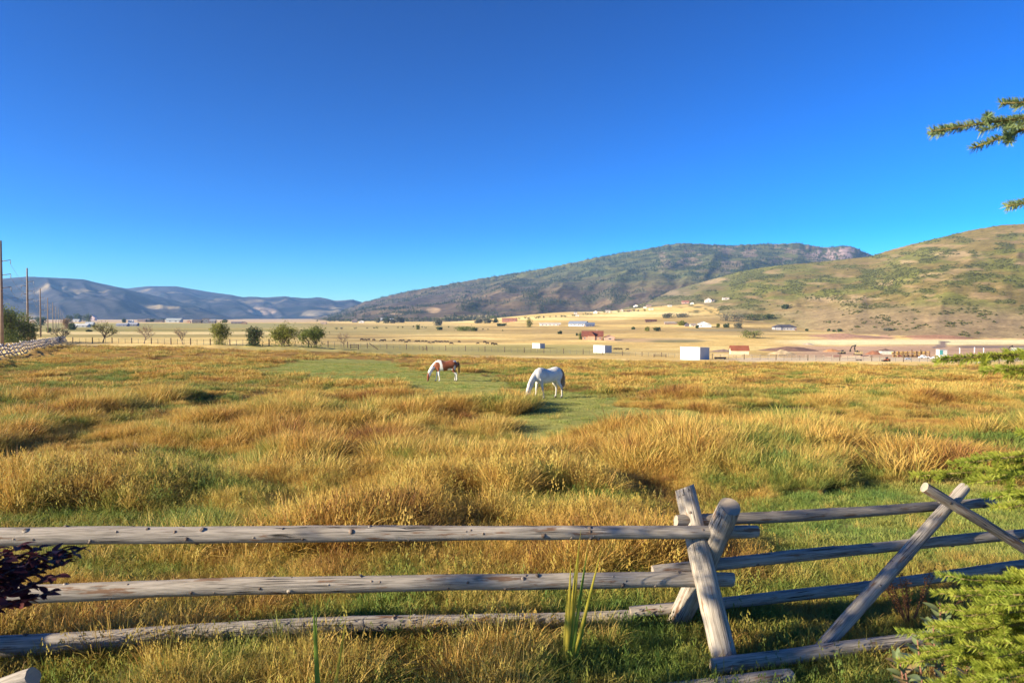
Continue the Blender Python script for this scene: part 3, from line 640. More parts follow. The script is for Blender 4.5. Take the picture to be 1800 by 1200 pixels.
fl('leg', (-170, 1275, 5.25), (58, 1190, 5.32), .085, .08, 13, knots=3, bend=.004)
fl('leg', (-560, 1210, 5.9), (-400, 880, 5.2), .10, .095, 14, knots=5, bend=.006)
fl('leg', (-430, 1240, 5.0), (-520, 880, 5.75), .10, .095, 15, knots=5, bend=.006)

# ------------------------------------------------------------------ horses and cows: lofted, fused by a voxel remesh
def loft(mb, rings, n=14):
    V = []; Fc = []
    pts = [Vector(q[0]) for q in rings]
    for i, q in enumerate(rings):
        d = pts[min(i + 1, len(pts) - 1)] - pts[max(i - 1, 0)]; d.normalize()
        side = Vector((0, 1, 0)); up = side.cross(d).normalized() if abs(d.y) < .95 else Vector((0, 0, 1))
        for k in range(n):
            a = 2 * math.pi * k / n; V.append(pts[i] + side * (math.cos(a) * q[2]) + up * (math.sin(a) * q[1]))
    for i in range(len(rings) - 1):
        for k in range(n): a = i * n + k; b = i * n + (k + 1) % n; Fc.append((a, b, b + n, a + n))
    Fc += [tuple(range(n - 1, -1, -1)), tuple(range((len(rings) - 1) * n, len(rings) * n))]
    mb.add(V, Fc)
def fuse(mb, name, voxel, smooth_it, mat, colf):
    me = mb.mesh(name, mat); o = bpy.data.objects.new(name, me); COL.objects.link(o)
    m = o.modifiers.new('r', 'REMESH'); m.mode = 'VOXEL'; m.voxel_size = voxel; m.use_smooth_shade = True
    m = o.modifiers.new('s', 'SMOOTH'); m.factor = .5; m.iterations = smooth_it
    bpy.context.view_layer.update(); ev = o.evaluated_get(bpy.context.evaluated_depsgraph_get()); nm = bpy.data.meshes.new_from_object(ev)
    bpy.data.objects.remove(o); nm.name = name; nv = len(nm.vertices); co = np.empty(nv * 3, np.float32); nm.vertices.foreach_get('co', co); co = co.reshape(-1, 3)
    c = colf(co); a = nm.color_attributes.new('Col', 'FLOAT_COLOR', 'POINT'); a.data.foreach_set('color', np.concatenate([c, np.ones((nv, 1))], 1).astype(np.float32).ravel())
    nm.materials.clear(); nm.materials.append(mat); nm.polygons.foreach_set('use_smooth', np.ones(len(nm.polygons), bool)); return nm
def coatmat():
    k = NB('horse_coat'); at = k.n('VertexColor', layer_name='Col'); f = k.noise(k.coords((1, 1, 2.5)), 14, 4); r = k.ramp(f, [(.3, (.90,) * 3), (.7, (1.06,) * 3)])
    k.b.inputs['Sheen Weight'].default_value = .15; return k.done(k.mix(1.0, at.outputs[0], r, 'MULTIPLY'), .55)
COAT = coatmat(); HOOF = plain('hoof_horn', (.10, .085, .07), .6)
def horse(name, label, loc, rz, sc, step, colf, manec, tailc, headturn=0.0):
    t = thing(name, label, 'horse', loc, rz); t.scale = (sc, sc, sc); mb = MB()
    loft(mb, [((-.87, 0, 1.24), .07, .07), ((-.83, 0, 1.20), .19, .15), ((-.74, 0, 1.18), .28, .235), ((-.60, 0, 1.165), .335, .285), ((-.45, 0, 1.145), .345, .29), ((-.25, 0, 1.09), .345, .285), ((0, 0, 1.055), .345, .29), ((.18, 0, 1.065), .365, .285), ((.36, 0, 1.10), .39, .265), ((.50, 0, 1.115), .385, .24), ((.63, 0, 1.10), .32, .21), ((.73, 0, 1.07), .22, .16), ((.78, 0, 1.06), .10, .08)], 18)
    hy = headturn
    loft(mb, [((.38, 0, 1.22), .27, .13), ((.58, hy * .1, 1.18), .27, .135), ((.76, hy * .3, 1.06), .215, .115), ((.92, hy * .55, .90), .175, .095), ((1.05, hy * .8, .72), .145, .082), ((1.12, hy * .95, .58), .12, .075), ((1.15, hy, .50), .08, .06)], 14)
    loft(mb, [((1.10, hy, .62), .05, .05), ((1.135, hy, .55), .105, .082), ((1.15, hy * 1.02, .45), .130, .092), ((1.175, hy * 1.04, .35), .125, .085), ((1.20, hy * 1.06, .24), .088, .066), ((1.215, hy * 1.07, .14), .068, .056), ((1.222, hy * 1.08, .06), .066, .06), ((1.22, hy * 1.08, .015), .045, .045)], 12)
    for sy in (-1, 1):
        y = .135 * sy; a = step[0 if sy < 0 else 1]
        loft(mb, [((.47, y * .9, 1.12), .16, .10), ((.50, y, .95), .145, .10), ((.49 + a * .12, y, .80), .10, .078), ((.49 + a * .35, y, .62), .072, .06), ((.49 + a * .52, y, .48), .056, .052), ((.485 + a * .60, y, .42), .05, .046), ((.475 + a * .78, y, .28), .036, .034), ((.47 + a * .92, y, .15), .043, .040), ((.49 + a, y, .09), .036, .036), ((.51 + a, y, .045), .05, .048), ((.515 + a, y, 0), .06, .056)], 10)
        b = step[2 if sy < 0 else 3]
        loft(mb, [((-.60, y * .8, 1.18), .25, .12), ((-.57, y * 1.05, 1.0), .235, .125), ((-.52 + b * .1, y * 1.08, .84), .175, .105), ((-.57 + b * .3, y, .68), .105, .075), ((-.66 + b * .5, y, .56), .072, .056), ((-.70 + b * .6, y, .49), .062, .05), ((-.695 + b * .75, y, .36), .042, .038), ((-.685 + b * .9, y, .17), .044, .04), ((-.665 + b, y, .10), .037, .036), ((-.635 + b, y, .045), .05, .048), ((-.625 + b, y, 0), .06, .056)], 10)
        loft(mb, [((1.10, hy + .05 * sy, .57), .03, .03), ((1.105, hy + .075 * sy, .64), .035, .022), ((1.13, hy + .085 * sy, .71), .028, .018), ((1.15, hy + .085 * sy, .745), .008, .008)], 8)
    body = obj('body', fuse(mb, 'horse_body', .026, 5, COAT, colf), t)
    for sy in (-1, 1):
        e = MB(); e.ball((1.205, hy * 1.03 + .083 * sy, .40), .020, 8, 6); e.build('eye', plain('horse_eye', (.012, .01, .009), .15), t, True)
        for (hx, st) in ((.515, step[0 if sy < 0 else 1]), (-.625, step[2 if sy < 0 else 3])):
            h = MB(); h.tube([(hx + st, .135 * sy, -.02), (hx - .008 + st, .135 * sy, .06)], [.072, .058], 10); h.build('hoof', HOOF, t, True)
    r = np.random.default_rng(5); V = []; Fc = []
    crest = [(.36, 1.50), (.50, 1.475), (.64, 1.40), (.80, 1.245), (.94, 1.06), (1.06, .86), (1.145, .70), (1.20, .60)]
    for i in range(420):
        q = r.random() * (len(crest) - 1); k = int(q); f = q - k; px = crest[k][0] * (1 - f) + crest[k + 1][0] * f; pz = crest[k][1] * (1 - f) + crest[k + 1][1] * f
        sd = 1 if r.random() < manec[1] else -1; ln = .12 + .16 * r.random(); ww = .012; b = len(V); ho = hy * max(0, (px - .4) / .7)
        for tt in (0, .5, 1):
            V += [(px - .02 - .05 * tt - ww, ho + sd * (.01 + .10 * math.sqrt(tt) + .015 * r.random()), pz - ln * tt * tt - .02), (px - .02 - .05 * tt + ww, ho + sd * (.01 + .10 * math.sqrt(tt) + .015), pz - ln * tt * tt - .02)]
        Fc += [b, b + 1, b + 3, b + 2, b + 2, b + 3, b + 5, b + 4]
    obj('mane', np_mesh('mane', V, Fc, np.full(len(Fc) // 4, 4), leafmat('mane_' + name, manec[0], tuple(min(1, q * 1.4) for q in manec[0]), .1, 9)), t)
    V = []; Fc = []
    for i in range(260):
        a0 = r.normal(0, .02, 2); b = len(V); ln = .62 + .30 * r.random(); sp = r.normal(0, .055, 2); ww = .011
        for tt in (0, .25, .55, .8, 1):
            x = -.865 - .10 * math.sin(min(1, tt * 2.2) * 1.5) + a0[0] + sp[0] * tt ** .6 * (1.3 - tt * .6); y = a0[1] + sp[1] * tt ** .6 * (1.3 - tt * .6); z = 1.36 - ln * tt + .02 * math.sin(tt * 3)
            V += [(x, y - ww, z), (x + .004, y + ww, z)]
        Fc += sum([[b + 2 * j, b + 2 * j + 1, b + 2 * j + 3, b + 2 * j + 2] for j in range(4)], [])
    obj('tail', np_mesh('tail', V, Fc, np.full(len(Fc) // 4, 4), leafmat('tail_' + name, tailc, tuple(min(1, q * 1.5) for q in tailc), .1, 9)), t)
    return t
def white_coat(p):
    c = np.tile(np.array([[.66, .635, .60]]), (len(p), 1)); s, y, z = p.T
    c = mixc(c, (.47, .44, .41), sstep(.44, .62, fbm(s * 5 + y * 3, z * 5 + y * 2, 4)) * .55); c = mixc(c, (.42, .38, .34), sstep(.62, .15, z) * .7); c = mixc(c, (.30, .24, .22), sstep(.09, .03, z) * (s > 1.0)); return c  # mottled grey noise put into the coat as muscle shading; legs darker grey
def pinto_coat(p):
    s, y, z = p.T; w = .05 * (fbm(s * 6 + 3, z * 6, 3) - .5) * 2
    br = np.array([.21, .06, .025]); c = np.tile(np.array([[.78, .75, .70]]), (len(p), 1))
    m = np.zeros(len(p))
    m = np.maximum(m, sstep(.03, -.03, s - .22 - .22 * (z - 1.1) + w) * (z > .62) * (s > -1.2))                # barrel and rump
    m = m * (1 - ellm(s, z, -.80, 1.40, .28, .055, .4) * .9)
    m = np.maximum(m, ellm(s + w, z, .61, 1.02, .22, .34, .15) * (z > .55))                                   # shoulder and chest
    m = np.maximum(m, ellm(s + w, z, .79, .86, .15, .28, .2)); m = np.maximum(m, sstep(.66, .60, z + w) * (s > .98))   # head
    m = np.maximum(m, ellm(s, z, .05, 1.44, .16, .08, .3))
    m = m * (1 - ellm(s + w, z, -.30, .82, .16, .10, .3)) * (1 - ellm(s, z + w, -.62, .95, .07, .16, .4) * .7); br = br[None, :] * (.75 + .5 * fbm(s * 4, z * 4, 3))[:, None]
    c = c * (1 - m[:, None]) + br * m[:, None]; c = mixc(c, (.07, .03, .02), sstep(.16, .05, z) * (s > 1.0) * .8); c = mixc(c, (.045, .035, .03), sstep(.5, .42, z) * sstep(.22, .3, z) * (s < .4) * (s > -1) * .0)
    return c
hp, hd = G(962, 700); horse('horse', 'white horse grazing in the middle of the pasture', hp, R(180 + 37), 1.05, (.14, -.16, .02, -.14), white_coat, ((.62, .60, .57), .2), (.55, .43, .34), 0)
hp, hd = G(783, 670); horse('horse', 'brown and white pinto horse grazing on the green turf', hp, R(180 + 12), 1.0, (.16, -.05, -.02, -.10), pinto_coat, ((.72, .70, .66), .8), (.05, .035, .03), 0)

def cow_mesh():
    mb = MB()
    loft(mb, [((-.95, 0, 1.05), .12, .10), ((-.85, 0, 1.0), .34, .26), ((-.4, 0, .95), .40, .33), ((.1, 0, .93), .40, .35), ((.55, 0, .97), .38, .28), ((.8, 0, .98), .25, .18)], 8)
    loft(mb, [((.6, 0, 1.02), .26, .14), ((.95, 0, .85), .19, .11), ((1.15, 0, .55), .15, .1), ((1.2, 0, .42), .14, .10), ((1.28, 0, .2), .10, .08), ((1.3, 0, .05), .07, .07)], 8)
    for x in (-.72, .55):
        for y in (-.17, .17): mb.tube([(x, y, .85), (x, y, .45), (x + .02, y, 0)], [.13, .07, .055], 6)
    for y in (-1, 1): mb.box((1.1, y * .15, .62), (.03, .08, .05))
    mb.tube([(-.95, 0, 1.2), (-1.02, 0, .9), (-1.0, 0, .45)], [.03, .025, .05], 5)
    return mb.mesh('cow', plain('dark_cow_hide', (.035, .022, .016), .7), True)
cm = cow_mesh(); cr = random.Random(4)
for (u, v) in [(636, 599), (642, 599), (648, 599), (657, 599.5), (671, 600.5), (676, 600), (692, 600), (704, 600.3), (709, 600), (714, 603), (719, 600.6), (731, 601), (736, 601.2), (743, 601), (749, 601.2), (754, 604), (761, 604), (766, 601.5), (771, 602), (776, 602), (782, 602), (787, 602), (793, 605.5), (807, 602.5), (840, 605), (852, 603), (857, 605.2), (866, 606.4), (871, 606.8)]:
    p, d = G(u, v)
    o = obj('cow', cm, loc=p, rot=(0, 0, cr.choice([0, 3.14]) + cr.uniform(-.6, .6)), label='dark cow in the scattered herd grazing far out on the straw field', cat='cow', group='cows in the distant herd')
    k = cr.uniform(.9, 1.1) * (1.15 if v > 605 else 1); o.scale = (k, k, k)
for (u, v, w_) in [(1081.5, 615, 'closest to'), (1086, 615, 'second nearest to'), (1091, 615.3, 'third nearest to'), (1103, 615.6, 'farthest right from')]:
    p, d = G(u, v); o = obj('cow', cm, loc=p, rot=(0, 0, cr.choice([0, 3.14])), label='reddish calf %s the right wall of the middle white shed' % w_, cat='cow', group='calves beside the middle shed')
    o.scale = (.75, .75, .75)

# ------------------------------------------------------------------ buildings
WALLW = plain('white_paint', (.80, .79, .77), .6, .05); GREYR = plain('grey_roof', (.20, .22, .27), .6, .15); GLASS = plain('dark_glass', (.03, .035, .05), .12, .1)
def pane_mat(c): return plain('paint_%02x%02x%02x' % tuple(int(q * 255) for q in c), c, .75, .16, .35)
def corrug(name, c):
    if name in _mats: return _mats[name]
    k = NB(name); f = k.noise(k.coords((1, 1, .15)), 1.2, 4); k.done(k.ramp(f, [(.3, tuple(q * .9 for q in c)), (.7, c)]), .45); _mats[name] = k.m; return k.m
def house(name, label, cat, u, v, wpx, hpx, wall, roof, rz=0.0, depth=.7, style='gable', windows=3, rise=.45, chimney=False, group=None, wing=None, door=True):
    p, d = G(u, v); s = d / F; W = wpx * s; H = hpx * s; Dp = W * depth; wh = H * (1 - rise) if style != 'flat' else H
    t = thing(name, label, cat, p + Vector((0, Dp / 2, -.15)), rz, group); wm = pane_mat(wall); rm = pane_mat(roof); wh += .15
    m = MB(); m.box((0, 0, wh / 2), (W / 2, Dp / 2, wh / 2))
    rh = H * rise
    if style == 'gable':      # ridge along x
        m.add([(-W / 2, -Dp / 2, wh), (-W / 2, Dp / 2, wh), (-W / 2, 0, wh + rh * .97), (W / 2, -Dp / 2, wh), (W / 2, Dp / 2, wh), (W / 2, 0, wh + rh * .97)], [(0, 2, 1), (3, 4, 5)])
    elif style == 'front':    # gable faces the viewer
        m.add([(-W / 2, -Dp / 2, wh), (W / 2, -Dp / 2, wh), (0, -Dp / 2, wh + rh * .97), (-W / 2, Dp / 2, wh), (W / 2, Dp / 2, wh), (0, Dp / 2, wh + rh * .97)], [(0, 1, 2), (3, 5, 4)])
    m.build('wall', wm, t)
    q = MB(); o = .04 * W; th = max(.12, .03 * H)
    def slab(a, b, c, dd):
        n = (Vector(b) - Vector(a)).cross(Vector(dd) - Vector(a)).normalized() * th; n = n if n.z > 0 else -n
        lo = [Vector(k) + Vector((0, 0, .01)) for k in (a, b, c, dd)]; q.add(lo + [k + n for k in lo], [(3, 2, 1, 0), (4, 5, 6, 7), (0, 1, 5, 4), (1, 2, 6, 5), (2, 3, 7, 6), (3, 0, 4, 7)])
    if style == 'gable':
        e = wh - rh * .08
        slab((-W / 2 - o, -Dp / 2 * 1.08, e), (W / 2 + o, -Dp / 2 * 1.08, e), (W / 2 + o, 0, wh + rh), (-W / 2 - o, 0, wh + rh)); slab((W / 2 + o, Dp / 2 * 1.08, e), (-W / 2 - o, Dp / 2 * 1.08, e), (-W / 2 - o, 0, wh + rh), (W / 2 + o, 0, wh + rh))
    elif style == 'front':
        e = wh - rh * .08
        slab((-W / 2 * 1.08, Dp / 2 + o, e), (-W / 2 * 1.08, -Dp / 2 - o, e), (0, -Dp / 2 - o, wh + rh), (0, Dp / 2 + o, wh + rh)); slab((W / 2 * 1.08, -Dp / 2 - o, e), (W / 2 * 1.08, Dp / 2 + o, e), (0, Dp / 2 + o, wh + rh), (0, -Dp / 2 - o, wh + rh))
    elif style == 'hip':
        e = wh; a = W / 2 + o; b = Dp / 2 + o; c = max(.01, a - b * .9)
        q.add([(-a, -b, e), (a, -b, e), (a, b, e), (-a, b, e), (-c, 0, e + rh), (c, 0, e + rh)], [(0, 1, 5, 4), (1, 2, 5), (2, 3, 4, 5), (3, 0, 4), (3, 2, 1, 0)])
    elif style == 'flat':
        q.box((0, 0, wh + th / 2 + .004), (W / 2 + o, Dp / 2 + o, th / 2))
    rf = q.build('roof', rm, t)
    if chimney: c = MB(); c.box((W * .22, Dp * .05, wh + rh), (.035 * W, .035 * W, rh * .35)); c.build('chimney', pane_mat((.35, .25, .2)), rf)
    for i in range(windows):
        x = W * (-.5 + (i + .7) / (windows + .4)); ww = W * .32 / max(windows, 1); w = MB(); w.box((x, -Dp / 2 - .03, wh * .52), (ww / 2, .05, wh * .19)); f = w.build('window', WALLW if sum(wall) < 1.6 else pane_mat((.45, .42, .4)), t)
        g = MB(); g.box((x, -Dp / 2 - .07, wh * .52), (ww * .42, .025, wh * .16)); g.build('pane', GLASS, f)
    if windows:
        w = MB(); w.box((-W / 2 - .03, 0, wh * .52), (.05, Dp * .14, wh * .18)); f = w.build('window', WALLW if sum(wall) < 1.6 else pane_mat((.45, .42, .4)), t); g = MB(); g.box((-W / 2 - .07, 0, wh * .52), (.025, Dp * .11, wh * .15)); g.build('pane', GLASS, f)
        if door: g = MB(); g.box((W * .46, -Dp / 2 - .03, wh * .33), (W * .028, .05, wh * .32)); g.build('door', pane_mat((.22, .12, .08)), t)
    if wing:
        x, w_, h_, c_ = wing; g = MB(); g.box((x * W, -Dp * .12, wh * h_ / 2), (w_ * W / 2, Dp * .45, wh * h_ / 2)); g.build('wing', pane_mat(c_), t)
        a = w_ * W / 2 * 1.1; b = Dp * .5; e = wh * h_; g = MB(); g.add([(x * W - a, -Dp * .12 - b, e), (x * W + a, -Dp * .12 - b, e), (x * W + a, -Dp * .12 + b, e), (x * W - a, -Dp * .12 + b, e), (x * W, -Dp * .12 - b, e + rh * .8), (x * W, -Dp * .12 + b, e + rh * .8)], [(0, 1, 4), (2, 3, 5), (1, 2, 5, 4), (3, 0, 4, 5), (3, 2, 1, 0)]); g.build('wing_roof', rm, t)
    return t
# three pale metal field shelters: shed roof, corrugated ribs, shade put into the grey of right and back walls
def shelter(label, u, v, wpx, hpx, split, ribs=True):
    p, d = G(u, v); s = d / F; W = wpx * s; H = hpx * s; W1 = W * split; W2 = W * (1 - split)
    tt = (u - 900) / F; a = R(42); t = thing('field_shed', label, 'shed', p + Vector((0, 1.5, 0)), -a, 'pale metal field sheds'); L = W1 / (math.cos(a) + tt * math.sin(a)); Dp = W2 / (math.sin(a) - tt * math.cos(a))
    H2 = H * .93; th = .04; MW = corrug('pale_sheet_metal', (.80, .79, .76)); MG = corrug('shaded_sheet_metal', (.40, .42, .47))
    def panel(nm, a, b, z0a, z0b, mat, nr):
        a = Vector(a); b = Vector(b); m = MB(); n = Vector((b.y - a.y, a.x - b.x, 0)).normalized() * th
        lo = [a, b, b + n, a + n]; m.add([(*q.xy, -.15) for q in lo] + [(*q.xy, h) for q, h in zip(lo, (z0a, z0b, z0b, z0a))], [(3, 2, 1, 0), (4, 5, 6, 7), (0, 1, 5, 4), (1, 2, 6, 5), (2, 3, 7, 6), (3, 0, 4, 7)])
        o = m.build(nm, mat, t)
        for i in range(nr):
            f = (i + .5) / nr; q = a.lerp(b, f) - n * .6; h = z0a + (z0b - z0a) * f; g = MB(); g.box((q.x, q.y, h / 2 - .02), (.045, .045, h / 2 - .03), rz=math.atan2(n.y, n.x)); g.build('rib', mat, o)
    panel('front_wall', (-L / 2, -Dp / 2, 0), (L / 2, -Dp / 2, 0), H, H, MW, 0 if not ribs else 0)
    panel('side_wall', (L / 2, -Dp / 2, 0), (L / 2, Dp / 2, 0), H, H2, MG, 6 if ribs else 4)
    panel('side_wall', (-L / 2, Dp / 2, 0), (-L / 2, -Dp / 2, 0), H2, H, MW, 4); panel('back_wall', (L / 2, Dp / 2, 0), (-L / 2, Dp / 2, 0), H2, H2, MG, 6)
    r = MB(); o = .12; r.add([(-L / 2 - o, -Dp / 2 - o, H + .01), (L / 2 + o, -Dp / 2 - o, H + .01), (L / 2 + o, Dp / 2 + o, H2 + .01), (-L / 2 - o, Dp / 2 + o, H2 + .01)] + [(-L / 2 - o, -Dp / 2 - o, H + .09), (L / 2 + o, -Dp / 2 - o, H + .09), (L / 2 + o, Dp / 2 + o, H2 + .09), (-L / 2 - o, Dp / 2 + o, H2 + .09)],
        [(3, 2, 1, 0), (4, 5, 6, 7), (0, 1, 5, 4), (1, 2, 6, 5), (2, 3, 7, 6), (3, 0, 4, 7)]); r.build('roof', corrug('roof_sheet_metal', (.58, .60, .62)), t)
shelter('large white metal shed at the right edge of the pasture', 1224, 632, 51, 22, .67)
shelter('middle sized white metal shed between the two other sheds', 1060, 620, 32, 13, .62)
shelter('small white metal shed with a grey roof, farthest of three', 947, 612, 22, 8.5, .6)
SD = (.45, .36, .27)
house('brick_house', 'red brick house with a steep red roof alone in the straw field', 'house', 1043, 598, 36, 16, (.40, .24, .16), (.20, .07, .045), R(-8), .7, 'gable', 5, .55, True, wing=(-.05, .34, 1.1, (.50, .30, .20)))
house('garage', 'low tan annex at the right end of the red brick house', 'garage', 1072, 598, 18, 9, (.55, .38, .28), (.36, .20, .14), 0, .8, 'front', 1, .4)
house('barn', 'long grey roofed barn with pale walls far across the field', 'barn', 1018, 573.5, 30, 9, (.62, .63, .66), (.24, .28, .36), R(-20), .8, 'gable', 4, .5)
house('barn', 'dark blue roofed barn at the right end of the grey barn', 'barn', 1038, 574, 15, 7, (.10, .12, .20), (.13, .16, .24), 0, .8, 'gable', 1, .5)
house('building', 'dark red block of a building at the foot of the mountain', 'building', 896, 566, 27, 7, (.36, .15, .11), (.28, .13, .10), 0, .5, 'flat', 6, .1)
house('shed', 'long low white shed beside a green tree in mid field', 'shed', 967, 572.5, 36, 5, (.74, .71, .64), (.55, .52, .46), 0, .3, 'gable', 5, .4)
house('stable', 'long dark brown stable alone on the golden slope', 'stable', 1145, 566, 19, 4.5, (.10, .045, .03), (.13, .05, .035), 0, .4, 'gable', 4, .4)
house('stable', 'low brown stable with a pale right end on the golden slope', 'stable', 1180, 570, 22, 4.5, (.28, .20, .15), (.40, .34, .29), 0, .4, 'gable', 3, .4)
house('house', 'white farmhouse with a grey gabled roof right of the brown stable', 'house', 1238, 575, 19, 10, (.78, .77, .76), (.34, .36, .40), R(-12), .8, 'front', 2, .42, wing=(.45, .5, .7, (.70, .70, .72)))
house('house', 'small cream house just left of the white farmhouse', 'house', 1219, 574, 10, 5.5, (.62, .52, .40), (.30, .25, .22), 0, .8, 'gable', 1, .5)
house('house', 'small dark house between a bush and the cream house', 'house', 1209, 574, 8, 6, (.14, .12, .14), (.12, .11, .14), 0, .8, 'front', 1, .5)
house('house', 'large dark grey house with a hipped roof below the hillside', 'house', 1382, 580.5, 37, 10, (.33, .32, .34), (.075, .075, .095), R(-6), .5, 'hip', 6, .45, wing=(-.32, .22, 1.0, (.42, .41, .42)))
house('cabin', 'tan cabin with a rust red roof at the edge of the diggings', 'cabin', 1303, 623.5, 30, 15.5, (.62, .50, .34), (.26, .085, .045), R(-10), .8, 'gable', 0, .5)
# hill foot houses
for (lab, u, v, w, h, wc, rc, stl) in [
    ('tall white house, highest of the row at the hill foot', 1246, 532, 11, 8, (.80, .74, .68), (.5, .42, .38), 'front'), ('low dark roofed wing house right of the tall white house', 1252, 531, 9, 5, (.35, .28, .26), (.13, .11, .12), 'gable'),
    ('pale house farthest right in the row at the hill foot', 1277, 527, 11, 4, (.72, .66, .58), (.45, .38, .32), 'gable'), ('red roofed house left of the tall white house', 1206, 534, 12, 5.5, (.55, .32, .25), (.33, .15, .11), 'gable'),
    ('small white house beside the red roofed house', 1217, 535, 6, 4, (.74, .70, .66), (.4, .35, .3), 'front'), ('white gabled house with dark roof low on the hill foot', 1118, 540, 8, 5, (.78, .72, .68), (.16, .13, .12), 'front'),
    ('brown house in the middle of the hill foot row', 1141, 539.5, 9, 4.5, (.42, .30, .22), (.24, .17, .14), 'gable'), ('flat white house below the brown house on the slope', 1145, 545, 8, 3.5, (.76, .70, .60), (.55, .5, .42), 'gable'),
    ('white cottage below the dark roofed gabled house', 1134, 542, 5, 3, (.78, .74, .68), (.6, .55, .5), 'gable'), ('pale long house on the upper golden slope', 1178, 539, 7, 3, (.74, .68, .58), (.5, .45, .4), 'gable'),
    ('small red and white house at the upper left of the golden slope', 1093, 547, 6, 4, (.62, .48, .42), (.35, .2, .16), 'front'), ('tan house behind the top of the golden slope', 1107, 548, 7, 3.4, (.5, .38, .3), (.3, .22, .18), 'gable'),
    ('cream house among trees on the golden ridge line', 1069, 549.5, 9, 4.5, (.78, .71, .58), (.4, .34, .28), 'gable'), ('white house with steep roof left of the cream house', 1047, 551, 7, 5, (.80, .76, .72), (.34, .3, .28), 'front'),
    ('tiny grey house at the left end of the golden ridge', 1012, 552, 6, 4, (.66, .6, .55), (.3, .27, .25), 'gable'), ('low white house below the tiny grey house', 1015, 556, 6, 3, (.76, .72, .66), (.5, .45, .4), 'gable')]:
    house('house', lab, 'house', u, v, w, h, wc, rc, R(-8), .8, stl, 1, .45, group='houses along the hill foot')
# valley town, left
for (lab, u, v, w, h, wc, rc, stl) in [
    ('white roofed long barn beside the poles on the left', 140, 575, 23, 6, (.5, .5, .5), (.60, .59, .57), 'gable'), ('grey roofed barn right behind the white roofed barn', 156, 574, 13, 8, (.40, .42, .46), (.42, .45, .50), 'gable'),
    ('white gabled house between dark trees in the left town', 133, 566, 10, 5, (.58, .56, .54), (.42, .42, .42), 'gable'), ('pinkish house at the right end of the left town', 160, 563, 12, 9, (.62, .48, .46), (.36, .34, .42), 'front'),
    ('blue grey roofed house behind the sparse roadside tree', 213, 573.5, 18, 5.5, (.30, .30, .36), (.30, .32, .38), 'gable'), ('dark house with pale roof right of the blue grey house', 231, 573, 17, 6, (.20, .21, .27), (.36, .37, .42), 'gable'),
    ('small white house behind the dark pale roofed house', 229, 567, 8, 4.5, (.76, .74, .72), (.5, .5, .52), 'gable'), ('brown row house in a dark line of buildings', 248, 566, 13, 5, (.30, .22, .18), (.22, .17, .15), 'gable'),
    ('dark brown building left of the white ended barn', 262, 566, 14, 6, (.17, .14, .12), (.14, .12, .12), 'gable'), ('low black roofed building beside the white ended barn', 278, 566.5, 14, 5, (.24, .18, .14), (.09, .085, .09), 'gable'),
    ('grey green barn with a bright white end wall', 303, 566.5, 24, 7, (.52, .55, .52), (.40, .43, .42), 'gable'), ('small orange hut right of the white ended barn', 331, 567.5, 6, 4.5, (.55, .32, .18), (.4, .25, .16), 'front'),
    ('dark timber building with pale corner in the far row', 345, 568, 15, 6.5, (.13, .105, .09), (.11, .095, .10), 'gable'), ('tall dark block in the middle of the far row', 362, 568, 11, 8.5, (.15, .14, .16), (.10, .10, .12), 'flat'), ('dark building with lighter roof right of the tall block', 373, 568, 10, 7, (.18, .15, .15), (.25, .24, .26), 'gable'),
    ('long brown shed at the right end of the far row', 415, 569, 18, 4, (.20, .155, .14), (.24, .20, .19), 'gable'), ('short rust coloured shed right of the long brown shed', 429, 569.5, 8, 4, (.36, .22, .14), (.28, .19, .14), 'front'),
    ('dark house by the trees near the mountain foot', 623, 567, 9, 5, (.16, .14, .16), (.2, .15, .15), 'gable'), ('white roofed barn by the dark house at the mountain foot', 635, 567.5, 9, 4.5, (.75, .73, .72), (.80, .79, .77), 'front'), ('pale low shed left of the mountain foot trees', 568, 569.5, 10, 4, (.58, .45, .34), (.5, .36, .26), 'gable'),
    ('white house half hidden in the mountain foot trees', 671, 563, 7, 4, (.72, .74, .76), (.5, .52, .55), 'gable'), ('blue grey house in the mountain foot trees', 687, 564, 8, 4, (.40, .44, .52), (.34, .36, .42), 'gable')]:
    o = house('house' if 'house' in lab or 'building' in lab or 'block' in lab else 'barn', lab, 'house' if 'house' in lab else ('building' if 'building' in lab or 'block' in lab else 'barn'), u, v, w, h, wc, rc, R(6), .6, stl, 2 if w > 12 else 1, .45, group='buildings of the far valley town')
    if 'bright white end' in lab: g = MB(); q = o.children[0].dimensions; g.box((-q.x / 2 - .12, 0, q.z * .4), (.1, q.y * .46, q.z * .4)); g.build('end_wall', WALLW, o)
